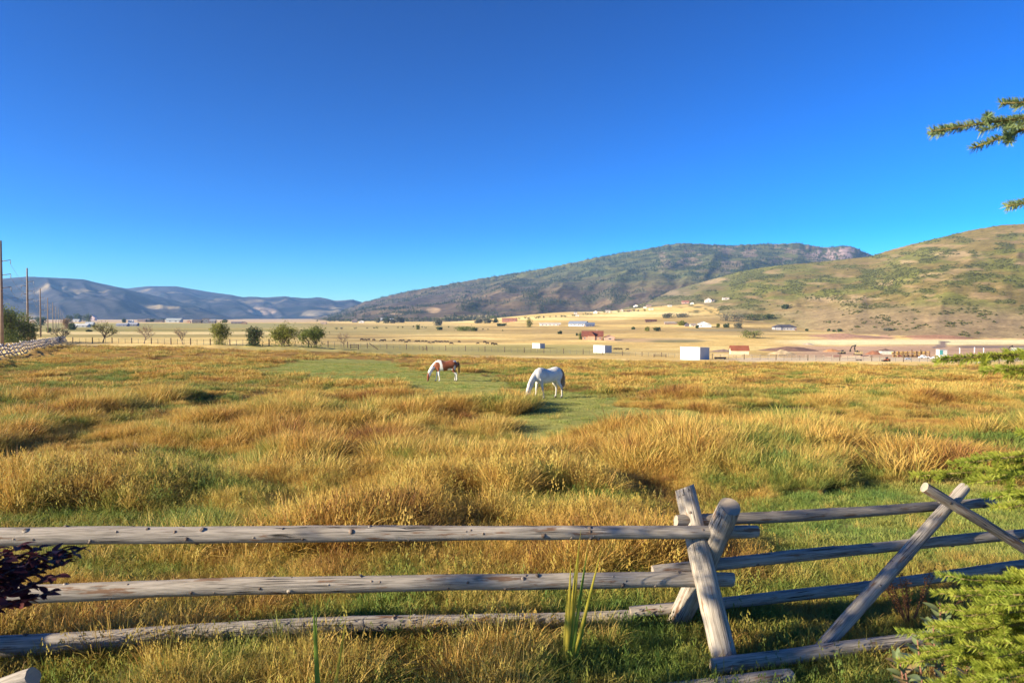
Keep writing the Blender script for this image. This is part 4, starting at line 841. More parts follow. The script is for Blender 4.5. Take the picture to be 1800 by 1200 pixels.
# ------------------------------------------------------------------ trees and shrubs
def tree_meshes(seed, H, Wd, nleaf, ls, leaf, bark, trunk=.3, stems=1, spread=1.0, levels=3, bare=False, fork=5, lowfill=0.0):
    r = np.random.default_rng(seed); mb = MB(); tips = []
    def branch(p, d, L, rad, lev):
        n = 4; pts = [p]; q = Vector(d)
        for i in range(n):
            q = (q + Vector(r.normal(0, .14, 3)) + Vector((0, 0, .05))).normalized(); pts.append(pts[-1] + q * L / n)
        mb.tube(pts, [rad * (1 - .55 * i / n) for i in range(n + 1)], 6 if lev == 0 else (5 if lev == 1 else 3), cap=lev == 0)
        if lev >= levels: tips.extend([pts[-1], pts[-2], pts[-3]]); return
        if lev >= 1: tips.extend([pts[-1], pts[-2]])
        k = fork if lev == 0 else int(r.integers(4, 6) if bare else r.integers(3, 5))
        for i in range(k):
            a = 6.283 * (i + r.random() * .7) / k; t = .45 + .55 * r.random() if lev else (.55 + .45 * (i / max(1, k - 1)))
            f = t * n; j = min(int(f), n - 1); b = pts[j].lerp(pts[j + 1], f - j)
            side = Vector((math.cos(a), math.sin(a), 0)); dd = (q * (.75 if lev else .7) + side * spread * (.55 + .3 * r.random())).normalized()
            branch(b, dd, L * (.62 + .2 * r.random()) if lev else H * (1 - trunk) * (.42 + .2 * r.random()), max(rad * .6, H * .006), lev + 1)
    for sidx in range(stems):
        a = 6.283 * sidx / stems + r.random(); off = Vector((math.cos(a), math.sin(a), 0)) * (.10 * Wd if stems > 1 else 0)
        branch(off, (Vector((0, 0, 1)) + (off.normalized() * .38 * spread if stems > 1 else Vector(r.normal(0, .05, 3)))).normalized(), H * trunk * (1.0 if stems == 1 else .9 + .3 * r.random()), max(.02, H * .030) / (1 if stems == 1 else 1.5), 0)
    T = np.array([tuple(t) for t in tips]); ext = np.abs(T[:, :2]).max(0).mean() + 1e-6; kx = Wd / 2 / np.percentile(np.hypot(T[:, 0], T[:, 1]), 92); kz = H / (T[:, 2].max() * 1.02)
    mb.v = [(x * (kx if z > H * .05 else 1), y * (kx if z > H * .05 else 1), z * kz) for x, y, z in mb.v]; T = T * np.array([kx, kx, kz])
    tm = mb.mesh('trunk', bark, True); cm_ = None
    if nleaf:
        c = T[r.integers(0, len(T), nleaf)] + r.normal(0, 1, (nleaf, 3)) * np.array([.075 * Wd, .075 * Wd, .055 * H]) * (1 if not bare else .6)
        if lowfill: low = r.random(nleaf) < lowfill; c[low, 2] *= r.random(low.sum()); c[low, :2] *= .9
        c[:, 2] = np.maximum(c[:, 2], .04 * H)
        s = ls * (.6 + .8 * r.random(nleaf)); a = r.normal(size=(nleaf, 3)); a /= np.linalg.norm(a, axis=1)[:, None]; b = np.cross(a, r.normal(size=(nleaf, 3))); b /= np.linalg.norm(b, axis=1)[:, None]
        a *= s[:, None]; b *= (s * .55)[:, None]; V = np.stack([c - a, c + b * .9, c + a, c - b * .9], 1).reshape(-1, 3)
        cm_ = np_mesh('crown', V, np.arange(4 * nleaf), np.full(nleaf, 4), leaf)
    return tm, cm_
BARK = plain('tree_bark', (.12, .09, .065), .9, .3, 3); BARKP = plain('pale_bark', (.22, .165, .12), .9, .3, 3)
L_OLIVE = leafmat('olive_leaf', (.13, .155, .03), (.27, .26, .05), .4, .8); L_GREEN = leafmat('green_leaf', (.09, .13, .03), (.21, .235, .05), .4, .8)
L_DARK = leafmat('dark_leaf', (.04, .065, .028), (.10, .13, .04), .3, .5); L_DRY = leafmat('dry_leaf', (.22, .13, .06), (.34, .22, .09), .35, .8); L_GREY = leafmat('grey_leaf', (.09, .10, .075), (.16, .16, .11), .2, .6)
def tree(name, label, cat, u, v, hpx, wpx, seed, leaf=L_GREEN, nleaf=900, group=None, bark=BARK, lspx=2.2, **kw):
    p, d = G(u, v); s = d / F
    tm, c = tree_meshes(seed, hpx * s, wpx * s, nleaf, lspx * s * .6, leaf, bark, **kw)
    t = thing(name, label, cat, p + Vector((0, 0, -.06)), 0, group); obj('trunk', tm, t)
    if c: obj('crown', c, t)
    return t
RG = 'roadside trees along the far wire fence'
tree('tree', 'sparse olive tree, leftmost in the row along the wire fence', 'tree', 181, 602, 39, 42, 1, L_OLIVE, 620, RG, lspx=1.6, trunk=.28, bare=True)
tree('tree', 'bare spreading tree between the sparse olive tree and the third tree', 'tree', 253, 604, 38, 36, 2, L_DRY, 160, RG, lspx=1.2, trunk=.28, bare=True, bark=BARKP)
tree('tree', 'small bare twiggy tree left of the yellow green tree', 'tree', 321, 604.5, 32, 26, 3, L_DRY, 110, RG, lspx=1.2, trunk=.3, bare=True, spread=.75, bark=BARKP)
tree('tree', 'yellow green oval tree, first of the leafy ones in the row', 'tree', 386, 606, 42, 34, 4, L_OLIVE, 2600, RG, trunk=.22, stems=3, spread=.7, lowfill=.25)
tree('tree', 'small dark pointed bush tree between two leafy trees', 'tree', 444, 608, 35, 30, 5, L_DARK, 2300, RG, trunk=.25, stems=3, spread=.6, lowfill=.5)
tree('tree', 'largest round leafy tree in the row, olive green', 'tree', 500, 609, 46, 48, 6, L_OLIVE, 4200, RG, trunk=.22, stems=4, spread=.85, lowfill=.1)
tree('tree', 'dark green fan shaped leafy tree right of the largest tree', 'tree', 552, 611, 43, 42, 7, L_GREEN, 3400, RG, trunk=.24, stems=4, spread=.85, lowfill=.08)
tree('tree', 'bare grey tree beside the dark wooden gate', 'tree', 605, 611, 29, 24, 8, L_DRY, 60, RG, lspx=1.1, trunk=.3, bare=True, spread=.85, bark=BARKP)
tree('tree', 'grey twiggy tree at the far corner of the jack leg fence', 'tree', 105, 603, 34, 30, 9, L_GREY, 350, RG, lspx=1.4, trunk=.25, bare=True)
tree('tree', 'big dense green tree at the left edge of the photo', 'tree', -2, 604, 76, 70, 11, L_GREEN, 7500, 'dense trees behind the jack leg fence', trunk=.2, stems=3, spread=.8, lowfill=.45)
tree('tree', 'dense green tree with a reddish right edge beside the poles', 'tree', 36, 602, 58, 54, 12, L_GREEN, 6500, 'dense trees behind the jack leg fence', trunk=.2, stems=3, spread=.8, lowfill=.5)
tree('bush', 'rusty brown bush at the foot of the dense green tree', 'bush', 55, 601, 22, 16, 13, L_DRY, 500, None, trunk=.2, stems=3, lowfill=.5)
tree('tree', 'dense olive tree cut off by the left edge', 'tree', -52, 608, 82, 66, 14, L_OLIVE, 5000, 'dense trees behind the jack leg fence', trunk=.2, stems=3, spread=.8, lowfill=.5)
for i, (u, v, h, w, lab, lf) in enumerate([
    (930, 575.5, 15, 12, 'bright olive tree left of the long low white shed', L_OLIVE), (770, 572.5, 13, 14, 'dark grey round tree standing alone in the mid valley', L_GREY), (773, 580, 7, 10, 'round dark bush below the dark grey tree', L_DARK),
    (815, 581.5, 9, 36, 'long dark green thicket in the middle of the straw field', L_GREEN), (834, 582, 8, 12, 'round bush at the right end of the long thicket', L_GREEN),
    (1021, 597, 14, 10, 'small green tree at the left wall of the red brick house', L_GREEN), (1014, 590, 5, 4, 'tiny bush up the slope from the red brick house', L_DARK), (985, 587, 6, 7, 'small dark bush left of the red brick house', L_DARK),
    (1113, 579, 5, 6, 'small dark bush above the two bushes on the straw slope', L_DARK), (1138, 582, 8, 9, 'yellow green bush beside a bigger dark bush', L_OLIVE), (1155, 582, 9, 13, 'bigger dark round bush on the straw slope', L_DARK),
    (1200, 572, 9, 15, 'olive bush beside the low brown stable', L_OLIVE), (1276, 576, 8, 11, 'dark bush right of the white farmhouse', L_DARK), (1319, 594, 16, 34, 'wide green bush with a shadow above the rust roofed cabin', L_GREEN),
    (1190, 558, 9, 46, 'dark oak thicket on the golden slope above the stables', L_GREY), (1172, 559, 9, 16, 'round oak at the left end of the golden slope thicket', L_GREY), (1285, 565, 16, 42, 'grey green oak thicket above the dark hipped roof house', L_GREY), (1325, 563, 14, 46, 'dark oak thicket touching the grey green thicket', L_DARK), (1352, 561, 10, 18, 'small oak clump at the right end of the thickets', L_DARK),
    (1382, 543, 9, 16, 'single dark tree on the lower hillside', L_DARK), (1299, 577, 10, 14, 'pale olive tree between thicket and wide green bush', L_GREY), (1457, 582, 4, 4, 'tiny left bush of three on the pale field', L_DARK), (1466, 583, 3.6, 4, 'tiny middle bush of three on the pale field', L_DARK), (1476, 583, 5, 7, 'largest right bush of three on the pale field', L_DARK), (1418, 582, 4, 5, 'tiny bush right of the dark hipped roof house', L_DARK), (1563, 581, 5, 14, 'low dark scrub at the edge of the brown hill apron', L_GREY),
    (881, 573, 5, 16, 'low dark bush below the dark red block building', L_DARK), (857, 568, 9, 14, 'green tree group left of the dark red block building', L_GREY), (842, 568, 8, 14, 'grey tree clump left of the green tree group', L_GREY), (871, 567, 8, 9, 'dark tree touching the dark red block building', L_DARK),
    (735, 579, 9, 6, 'slim olive bush in the row of field dots', L_OLIVE), (155, 566, 15, 12, 'dark tall tree in the left town', L_DARK), (137, 565, 14, 14, 'green tree over the white gabled house', L_DARK), (122, 566, 13, 12, 'dark tree at the left end of the town', L_DARK), (148, 564, 12, 13, 'grey green tree in the middle of the town', L_GREY),
    (126, 580, 13, 14, 'dark bush in front of the white roofed long barn', L_DARK), (117, 578, 20, 16, 'brown autumn tree by the power poles', L_DRY), (86, 584, 9, 9, 'green shrub at the foot of a power pole', L_GREEN), (157, 583, 4, 10, 'low dark bush in front of the grey roofed barn', L_DARK), (72, 572, 16, 18, 'dark evergreen clump behind the power poles', L_DARK),
    (218, 567, 8, 6, 'small dark conifer behind the blue grey house', L_DARK), (318, 560, 8, 20, 'dark tree mass on the skyline of the left fields', L_DARK), (270, 566, 6, 12, 'dark tree among the brown buildings', L_DARK), (284, 566, 6, 8, 'dark tree left of the bright white end wall', L_DARK), (395, 567, 6, 9, 'dark round tree at the end of the far row', L_DARK), (664, 567, 9, 12, 'green tree left of the white house at the mountain foot', L_GREY), (698, 567, 12, 12, 'taller green tree in the mountain foot grove', L_GREY), (706, 567, 11, 10, 'dark tree at the right end of the mountain foot grove', L_GREY), (678, 568, 9, 12, 'dark tree between the two houses in the grove', L_DARK), (690, 568, 8, 12, 'broad tree below the blue grey house in the grove', L_GREY),
    (1226, 577, 6, 6, 'small bush in front of the cream house', L_DARK), (1262, 576, 8, 5, 'thin poplar right of the white farmhouse', L_OLIVE)]):
    tree('tree' if 'tree' in lab or 'oak' in lab or 'poplar' in lab or 'conifer' in lab else 'bush', lab, 'tree' if 'tree' in lab or 'oak' in lab or 'poplar' in lab or 'conifer' in lab else 'bush', u, v, h, w, 100 + i, lf, 420 if w < 14 else 900, lspx=1.7, trunk=.2, stems=3, spread=.8, lowfill=.5, levels=2)
protos = [tree_meshes(300 + i, 1.0, 1.25, 160, .095, [L_DARK, L_GREY, L_GREEN, L_DARK][i], BARK, trunk=.2, stems=2, spread=.8, lowfill=.5, levels=1) for i in range(4)]
fr = random.Random(8)
def small_tree(u, v, hpx, k, label, group, wide=1.0):
    p, d = G(u, v); s = d / F * hpx; tm, c = protos[k]
    t = thing('tree', label, 'tree', p, fr.uniform(0, 6), group); t.scale = (s * wide, s * wide, s); obj('trunk', tm, t); obj('crown', c, t)
for i in range(44):
    u = 560 + i * 7.2 + fr.uniform(-3, 3); small_tree(u, 563.5 + fr.uniform(-1.5, 1.5) - (1.5 if u > 720 else 0), fr.uniform(3, 6.5), fr.randrange(4), 'small dark tree in the far belt at the foot of the mountain', 'far tree belt at the mountain foot', fr.uniform(1, 1.6))
for i in range(22):
    u = 165 + i * 7 + fr.uniform(-3, 3); small_tree(u, 558.5 + fr.uniform(-.4, .4), fr.uniform(2, 4), fr.randrange(4), 'tiny dark tree on the far line below the blue hills', 'far tree line below the blue hills', fr.uniform(1.2, 2))
for i in range(26):
    u = 905 + i * 9 + fr.uniform(-4, 4); vv = np.interp(u, [905, 1000, 1070, 1150], [562, 556, 550, 545]); small_tree(u, vv + fr.uniform(-1, 1), fr.uniform(2.5, 4.5), fr.randrange(4), 'small dark tree among the houses at the hill foot', 'trees among the hill foot houses', fr.uniform(1, 1.6))
for (u, v, h) in [(592, 579, 4), (600, 579, 4.4), (625, 578.5, 3.6), (645, 578, 3), (657, 577.5, 3), (663, 577.5, 4), (679, 577.3, 3), (700, 576.5, 3), (708, 576.5, 3), (727, 575.5, 3.5), (742, 576, 3), (748, 577, 3), (789, 576, 3.4), (849, 580, 3), (858, 580, 2.6), (884, 582, 3)]:
    small_tree(u, v, h, fr.randrange(4), 'dot sized round bush in the loose row across the middle fields', 'dot sized bushes in the middle fields', 1.1)

# ------------------------------------------------------------------ power poles and lines
POLE = plain('pole_wood', (.27, .20, .15), .85, .25, .5); ARM = plain('arm_wood', (.10, .085, .09), .8); WIRE = plain('line_wire', (.10, .10, .12), .5)
tops = []
for i, (u, vt, d, lab) in enumerate([(1.0, 423, 138, 'tallest wooden power pole, cut by the left photo edge'), (47.5, 471, 205, 'second power pole from the left, rising behind the dense trees'), (70.5, 507, 300, 'third power pole, standing clear beside the dense trees'), (83.5, 523, 420, 'fourth power pole with a green shrub at its foot'), (92.5, 531, 540, 'fifth power pole in the receding line'), (98, 538, 720, 'sixth power pole in the receding line'), (103, 541.5, 900, 'seventh power pole, near the brown autumn tree'), (107, 544, 1120, 'eighth power pole in the receding line'), (110.5, 546.5, 1400, 'last and smallest power pole of the line')]):
    q = P(u, vt, d); z0 = gz(q.x, q.y); t = thing('power_pole', lab, 'pole', (q.x, q.y, z0), 0, 'power poles along the road'); H = q.z - z0
    m = MB(); lean = -.012 * H; m.tube([(lean, 0, -.5), (lean * .5, 0, H * .5), (0, 0, H)], [.34, .28, .20], 10); m.build('pole', POLE, t, True)
    ar = []
    for k, (sd, dz) in enumerate(((1, 3.9), (-1, 5.2), (1, 6.7), (-1, 7.6), (1, 9.3))):
        a = MB(); a.tube([(sd * .15 + lean * dz / H * .5, 0, H - dz - .25), (sd * 1.9, 0, H - dz)], [.09, .06], 6); o = a.build('crossarm', ARM, t, True); b = MB(); b.tube([(sd * 1.88, 0, H - dz - .05), (sd * 1.88, 0, H - dz - .8)], [.07, .07], 6); b.build('insulator', plain('insulator_grey', (.3, .3, .32), .4), o, True); ar.append(Vector((q.x + sd * 1.88, q.y, z0 + H - dz - .8)))
    tops.append(ar)
for k in range(5):
    m = MB()
    for a, b in zip(tops[:-1], tops[1:]):
        n = 10; pts = [a[k].lerp(b[k], j / n) + Vector((0, 0, -.022 * (b[k] - a[k]).length * 4 * (j / n) * (1 - j / n))) for j in range(n + 1)]; m.tube(pts, [.022] * (n + 1), 4, cap=False)
    m.build('power_line', WIRE, label='%s sagging power line strung from pole to pole' % ('uppermost right', 'upper left', 'middle right', 'lower left', 'lowest right')[k], cat='cable', group='power lines')

# ------------------------------------------------------------------ far wire fence with posts, braces and a gate
POST = plain('fence_post_wood', (.12, .09, .065), .9, .3, 6); TPOST = plain('steel_post', (.14, .13, .12), .6)
wf = thing('wire_fence', 'long wire stock fence on thin posts along the far pasture edge', 'fence', G(330, 606)[0])
WF = [(128, 602), (200, 603), (330, 605.5), (450, 608), (600, 610.5), (700, 613.5), (850, 618), (1000, 622), (1165, 627), (1210, 630)]
WF2 = [(1252, 631), (1300, 632), (1500, 634), (1800, 640)]
tp = MB(); tp.tube([(0, 0, -.2), (0, 0, 1.3)], [.05, .045], 5); tpm = tp.mesh('post', TPOST); wp = MB(); wp.tube([(0, 0, -.2), (0, 0, 1.5)], [.13, .12], 7); wpm = wp.mesh('post', POST)
def run(wf_path, step, every):
    us = np.arange(wf_path[0][0], wf_path[-1][0], step); prev = None; ends = []
    for i, u in enumerate(us):
        v = np.interp(u, [a[0] for a in wf_path], [a[1] for a in wf_path]); p, d = G(u, v); o = obj('post', wpm if i % every == 0 else tpm, wf); o.location = p - wf.location
        s = d / 200; o.scale = (max(1, s * .9), max(1, s * .9), 1 if d < 230 else 1.25); ends.append(p)
    w = MB()
    for h in (.3, .6, .9, 1.2):
        w.tube([p + Vector((0, 0, h)) - wf.location for p in ends], [.014] * len(ends), 3, cap=False)
    w.build('wire', TPOST, wf)
run(WF, 11.5, 3); run(WF2, 14, 4)
def gate(label, u, v, wpx, hpx, rails, brace=False):
    p, d = G(u, v); s = d / F; W = wpx * s; H = hpx * s; t = thing('gate', label, 'gate', p, R(8)); 
    for x in (-W / 2, W / 2): m = MB(); m.tube([(x, 0, -.2), (x, 0, H)], [.14, .13], 7); m.build('post', POST, t)
    for k in range(rails): m = MB(); m.beam((-W / 2, 0, H * (.35 + .5 * k / max(1, rails - 1))), (W / 2, 0, H * (.35 + .5 * k / max(1, rails - 1))), .10, .14); m.build('rail', POST, t)
gate('dark wooden H shaped gate right of the bare grey tree', 623, 613, 13.5, 8, 2); gate('small dark post and rail brace in the middle of the wire fence', 747, 616.5, 7, 8, 1); gate('dark rail panel by the left wall of the largest white shed', 1160, 628, 22, 6, 2)
p, d = G(656, 614); t = thing('fence_brace', 'slanting dark brace post beside the wooden gate', 'post', p); m = MB(); m.tube([(-1.1, 0, 1.7), (1.3, 0, 0)], [.12, .12], 6); m.build('brace', POST, t)
p, d = G(1266, 631); t = thing('feed_trough', 'long dark feed trough on the ground right of the largest shed', 'trough', p)
s = d / F; m = MB(); m.box((0, 0, .35), (10 * s, .35, .22)); m.build('basin', plain('trough_dark', (.03, .028, .03), .6), t)
for x in (-8, 8): m = MB(); m.box((x * s, 0, .06), (.1, .3, .12)); m.build('leg', POST, t)

# ------------------------------------------------------------------ jack leg fence running away on the left
jl = thing('jack_leg_fence', 'grey jack leg fence of crossed poles receding along the left edge', 'fence', G(0, 630)[0])
a, _ = G(-75, 648); b, _ = G(114, 600); n = 38; rf = random.Random(2)
lm = MB(); lm.tube([(0, 0, 0), (0, 0, 2.15)], [.09, .075], 7); leg_me = lm.mesh('leg', plain('sunlit_pole', (.55, .48, .42), .85, .15, 2), True); rm_ = MB(); rm_.tube([(0, 0, 0), (0, 0, 1)], [.075, .065], 7); rail_me = rm_.mesh('rail', plain('shaded_pole', (.13, .115, .12), .85, .2, 2), True)  # same wood: sunlight put into the leg colour, shade into the rail colour
dirv = (b - a).normalized(); nrm = Vector((dirv.y, -dirv.x, 0)).normalized()
prevp = None
for i in range(n + 1):
    p = a.lerp(b, i / n); p.z = gz(p.x, p.y)
    for sd in (-1, 1):
        f = p + nrm * sd * .72 + Vector((0, 0, -.1)); tpv = p - nrm * sd * .55 + Vector((0, 0, 1.95)) + dirv * .08 * sd; o = obj('leg', leg_me, jl); d_ = tpv - f
        o.matrix_local = Matrix.Translation(f - jl.location) @ d_.to_track_quat('Z', 'X').to_matrix().to_4x4()
    if prevp is not None:
        for (off, h) in ((0, 1.48), (.22, 1.0), (.48, .45), (-.5, .35)):
            f = prevp + nrm * off + Vector((0, 0, h)); g = p + nrm * off + Vector((0, 0, h)); d_ = g - f; o = obj('rail', rail_me, jl)
            o.matrix_local = Matrix.Translation(f - jl.location - d_ * .04) @ d_.to_track_quat('Z', 'X').to_matrix().to_4x4() @ Matrix.Diagonal((1, 1, d_.length * 1.08, 1))
    prevp = p

# ------------------------------------------------------------------ diggings and building site on the right
def mound(label, u, v, wpx, hpx, c, seed):
    p, d = G(u, v); s = d / F; W = wpx * s; H = hpx * s; n = 26; x, y = np.meshgrid(np.linspace(-1, 1, n), np.linspace(-1, 1, n)); r = np.hypot(x, y)
    z = np.clip(1 - r, 0, 1) ** .8 * (.65 + .7 * fbm(x * 2.2 + seed, y * 2.2, 4)) * H - .25
    me = np_mesh('dirt_mound', np.stack([x.ravel() * W / 2, y.ravel() * W * .3, z.ravel()], 1), grid_faces(n, n), np.full((n - 1) ** 2, 4), plain('soil_%d' % seed, c, .95, .3, .5), True)
    obj('dirt_mound', me, label=label, cat='dirt mound', group='dirt mounds of the diggings', loc=p)
for q in (('long dark brown dirt bank right of the rust roofed cabin', 1385, 616, 110, 9, (.20, .12, .09), 1), ('pale straw covered mound in front of the dark bank', 1373, 622, 52, 8, (.50, .38, .22), 2), ('brown mound at the left of the rust roofed cabin', 1272, 618, 60, 5, (.24, .17, .14), 3), ('orange dirt mound left of the excavator', 1463, 618, 36, 7, (.44, .22, .10), 4), ('red dirt mound right of the excavator', 1536, 623, 34, 9, (.32, .14, .08), 5), ('dark brown dirt bank behind the pale slab', 1556, 618, 44, 6, (.17, .11, .085), 6), ('low reddish spoil bank below the excavator', 1490, 627, 110, 5, (.34, .17, .11), 7), ('pinkish bare soil bank under the hillside', 1480, 592, 140, 7, (.42, .24, .15), 8), ('rust coloured soil bank right of the pink one', 1640, 593, 130, 6, (.38, .20, .11), 9), ('small grey spoil heap with pale rubble above the diggings', 1420, 606, 26, 4, (.45, .36, .28), 10)): mound(*q)
def excavator(label, u, v, hpx, rz, bodyc, flip=1):
    p, d = G(u, v); s = hpx * d / F / 5.0; t = thing('excavator', label, 'excavator', p, rz); t.scale = (s * flip, s, s); Y = plain('digger_%02d' % int(bodyc[0] * 99), bodyc, .5); K = plain('digger_dark', (.035, .032, .03), .6)
    for y in (-1, 1):
        m = MB(); m.tube([(-1.6, y * .95, .4), (1.6, y * .95, .4)], [.42, .42], 8); m.box((0, y * .95, .4), (1.6, .26, .40)); m.build('track', K, t)
    m = MB(); m.box((-.3, 0, 1.25), (1.5, 1.15, .38)); m.box((-1.2, 0, 1.7), (.6, 1.05, .35)); m.build('body', Y, t); m = MB(); m.box((.65, .6, 1.95), (.6, .45, .72)); cb = m.build('cab', Y, t); m = MB(); m.box((1.26, .6, 2.05), (.02, .38, .45)); m.build('window', GLASS, cb); m = MB(); m.box((.65, 1.06, 2.05), (.45, .02, .42)); m.build('window', GLASS, cb)
    m = MB(); m.beam((.9, -.2, 1.5), (1.5, -.2, 3.6), .35, .55); m.beam((1.5, -.2, 3.55), (.9, -.2, 5.0), .32, .5); m.build('boom', K, t); m = MB(); m.beam((.85, -.2, 4.95), (2.7, -.2, 4.2), .28, .42); m.beam((2.6, -.2, 4.25), (3.3, -.2, 2.6), .26, .36); m.build('stick', K, t)
    m = MB(); m.add([(3.1, -.7, 2.7), (3.6, -.7, 2.5), (3.5, -.7, 1.7), (2.9, -.7, 1.9), (3.1, .3, 2.7), (3.6, .3, 2.5), (3.5, .3, 1.7), (2.9, .3, 1.9)], [(0, 1, 2, 3), (7, 6, 5, 4), (0, 4, 5, 1), (1, 5, 6, 2), (2, 6, 7, 3)]); m.build('bucket', K, t)
excavator('yellow excavator with its dark arm raised over the red dirt', 1508, 625, 19, R(170), (.42, .32, .16), 1); excavator('second excavator with a low arm at the right photo edge', 1783, 622, 15, R(180), (.20, .19, .19))
def loader(label, u, v, hpx, c):
    p, d = G(u, v); s = hpx * d / F / 3.0; t = thing('loader', label, 'loader', p, R(190)); t.scale = (s, s, s); Y = plain('loader_%02d' % int(c[0] * 99), c, .5); K = plain('digger_dark', (.035, .032, .03), .6)
    for x in (-1.3, 1.4):
        for y in (-.9, .9): m = MB(); m.tube([(x, y - .25, .7), (x, y + .25, .7)], [.7, .7], 12); m.build('wheel', K, t)
    m = MB(); m.box((-.9, 0, 1.45), (1.3, .75, .5)); m.box((.9, 0, 1.1), (.8, .5, .35)); m.build('body', Y, t); m = MB(); m.box((.1, 0, 2.3), (.6, .6, .7)); m.build('cab', GLASS, t); m = MB(); m.beam((.8, 0, 1.6), (2.9, 0, .8), 1.0, .25); m.build('arm', Y, t); m = MB(); m.box((3.1, 0, .6), (.35, 1.2, .45)); m.build('bucket', K, t)
loader('wheel loader parked left of the yellow excavator', 1481, 622, 7, (.50, .40, .20))
loader('orange red tractor on the track at the pasture edge', 1559, 635, 7.5, (.45, .13, .05))
def vehicle(name, label, cat, u, v, wpx, c, kind):
    p, d = G(u, v); s = wpx * d / F / 5.2; t = thing(name, label, cat, p, R(178), 'vehicles at the building site'); t.scale = (s, s, s); Pn = plain('car_%02x%02x%02x' % tuple(int(q * 255) for q in c), c, .35, .03); K = plain('tyre_black', (.02, .02, .02), .8)
    pr = {'pickup': [(-2.6, .45), (-2.6, 1.05), (-.6, 1.1), (-.35, 1.8), (.9, 1.8), (1.5, 1.15), (2.5, 1.0), (2.6, .45)], 'car': [(-2.3, .4), (-2.35, .95), (-1.6, 1.05), (-.9, 1.5), (.6, 1.5), (1.3, 1.0), (2.2, .85), (2.3, .4)], 'van': [(-2.6, .4), (-2.6, 2.1), (1.3, 2.1), (1.9, 1.3), (2.6, 1.1), (2.6, .4)], 'trailer': [(-2.6, .6), (-2.6, 1.3), (2.6, 1.3), (2.6, .6)]}[kind]
    n = len(pr); m = MB(); m.add([(x, -.9, z) for x, z in pr] + [(x, .9, z) for x, z in pr], [tuple(range(n)), tuple(range(2 * n - 1, n - 1, -1))] + [(i, i + n, (i + 1) % n + n, (i + 1) % n) for i in range(n)]); m.build('body', Pn, t)
    for x in (-1.6, 1.6):
        for y in (-.92, .92): w = MB(); w.tube([(x, y - .1, .36), (x, y + .1, .36)], [.36, .36], 10); w.build('wheel', K, t)
    if kind != 'trailer':
        for y in (-.905, .905): g = MB(); x0 = -.25 if kind == 'pickup' else (-.8 if kind == 'car' else .2); g.box((x0 + .55, y, 1.5 if kind != 'car' else 1.25), (.6, .02, .2)); g.build('window', GLASS, t)
vehicle('pickup', 'white pickup parked left in front of the yellow timber frame', 'pickup', 1624, 630, 17, (.78, .78, .79), 'pickup'); vehicle('pickup', 'white pickup at the right end of the timber frame', 'pickup', 1643, 631, 13, (.78, .78, .79), 'pickup'); vehicle('car', 'blue grey car left of the white pickups', 'car', 1596, 632, 11, (.28, .33, .42), 'car'); vehicle('trailer', 'dark flat trailer below the excavator at the pasture edge', 'trailer', 1510, 634, 10, (.09, .07, .06), 'trailer')
vehicle('van', 'white van in the gap of the green branches, leftmost', 'van', 1717, 638, 8, (.78, .78, .78), 'van'); vehicle('van', 'white van in the gap of the green branches, middle one', 'van', 1726, 638, 8, (.78, .78, .78), 'van'); vehicle('van', 'white van in the gap of the green branches, rightmost', 'van', 1735, 638.5, 8, (.78, .78, .78), 'van'); vehicle('van', 'white van beside the left tip of the low green branch', 'van', 1656, 631, 16, (.76, .75, .74), 'van'); vehicle('car', 'small dark red car in front of the timber frame', 'car', 1583, 627, 10, (.25, .05, .04), 'car')
# timber frame
p, d = G(1600, 628); s = d / F; t = thing('timber_frame', 'yellow house shell under construction with dark upright posts', 'building', p, R(4)); YL = plain('yellow_sheathing', (.52, .29, .05), .75, .2, .5); TM = plain('frame_timber', (.54, .36, .12), .8, .2, .5); DK = plain('dark_timber', (.13, .075, .045), .85)
pr_ = random.Random(3)
for i in range(9): x = (-30 + i * 8.2) * s; m = MB(); m.box((x, 0, (13 if i in (4, 6) else 10.5) * s / 2), (.13, .13, (15 if i in (4, 6) else 11.5) * s / 2)); m.build('post', DK, t)
for i in range(8):
    for k in range(2):
        if pr_.random() < .2: continue
        x = (-26 + i * 8.2) * s; m = MB(); m.box((x, .8 + k * .9, (2.2 + 4.6 * k) * s), (3.6 * s, .08, 1.7 * s)); o = m.build('panel', YL if pr_.random() < .6 else TM, t); g = MB(); g.box((x + pr_.uniform(-1, 1) * s, .70 + k * .9, (2.3 + 4.6 * k) * s), (1.1 * s, .04, .9 * s)); g.build('opening', DK, o)
for k in range(3): m = MB(); m.box((3 * s, .2, (4.2 + k * 2.9) * s), (33 * s, .1, .13)); m.build('beam', TM, t)
for i in range(10): x = (-28 + i * 7) * s; m = MB(); m.beam((x, 0, 9.2 * s), (x + 2.5 * s, 3.2, 9.2 * s), .12, .2); m.build('joist', TM, t)
p, d = G(1558, 623); s = d / F; t = thing('slab_stack', 'long pale stack of building slabs left of the timber frame', 'slab stack', p)
for k in range(4): m = MB(); m.box((.2 * k, 0, .25 + .36 * k), ((16 - k) * s, 1.4, .16)); m.build('slab', plain('pale_slab', (.72, .67, .56), .8, .1), t)
p, d = G(1655, 624); s = d / F; t = thing('site_office', 'teal and white site hut above the green branch tip', 'hut', p); m = MB(); m.box((0, 0, 1.3), (7 * s, 1.2, 1.3)); m.build('wall', pane_mat((.60, .60, .56)), t); m = MB(); m.box((-3.4 * s, -1.23, 1.3), (2.6 * s, .03, 1.0)); m.build('door', pane_mat((.08, .34, .33)), t); m = MB(); m.box((0, 0, 2.68), (7.6 * s, 1.4, .06)); m.build('roof', pane_mat((.4, .35, .3)), t)
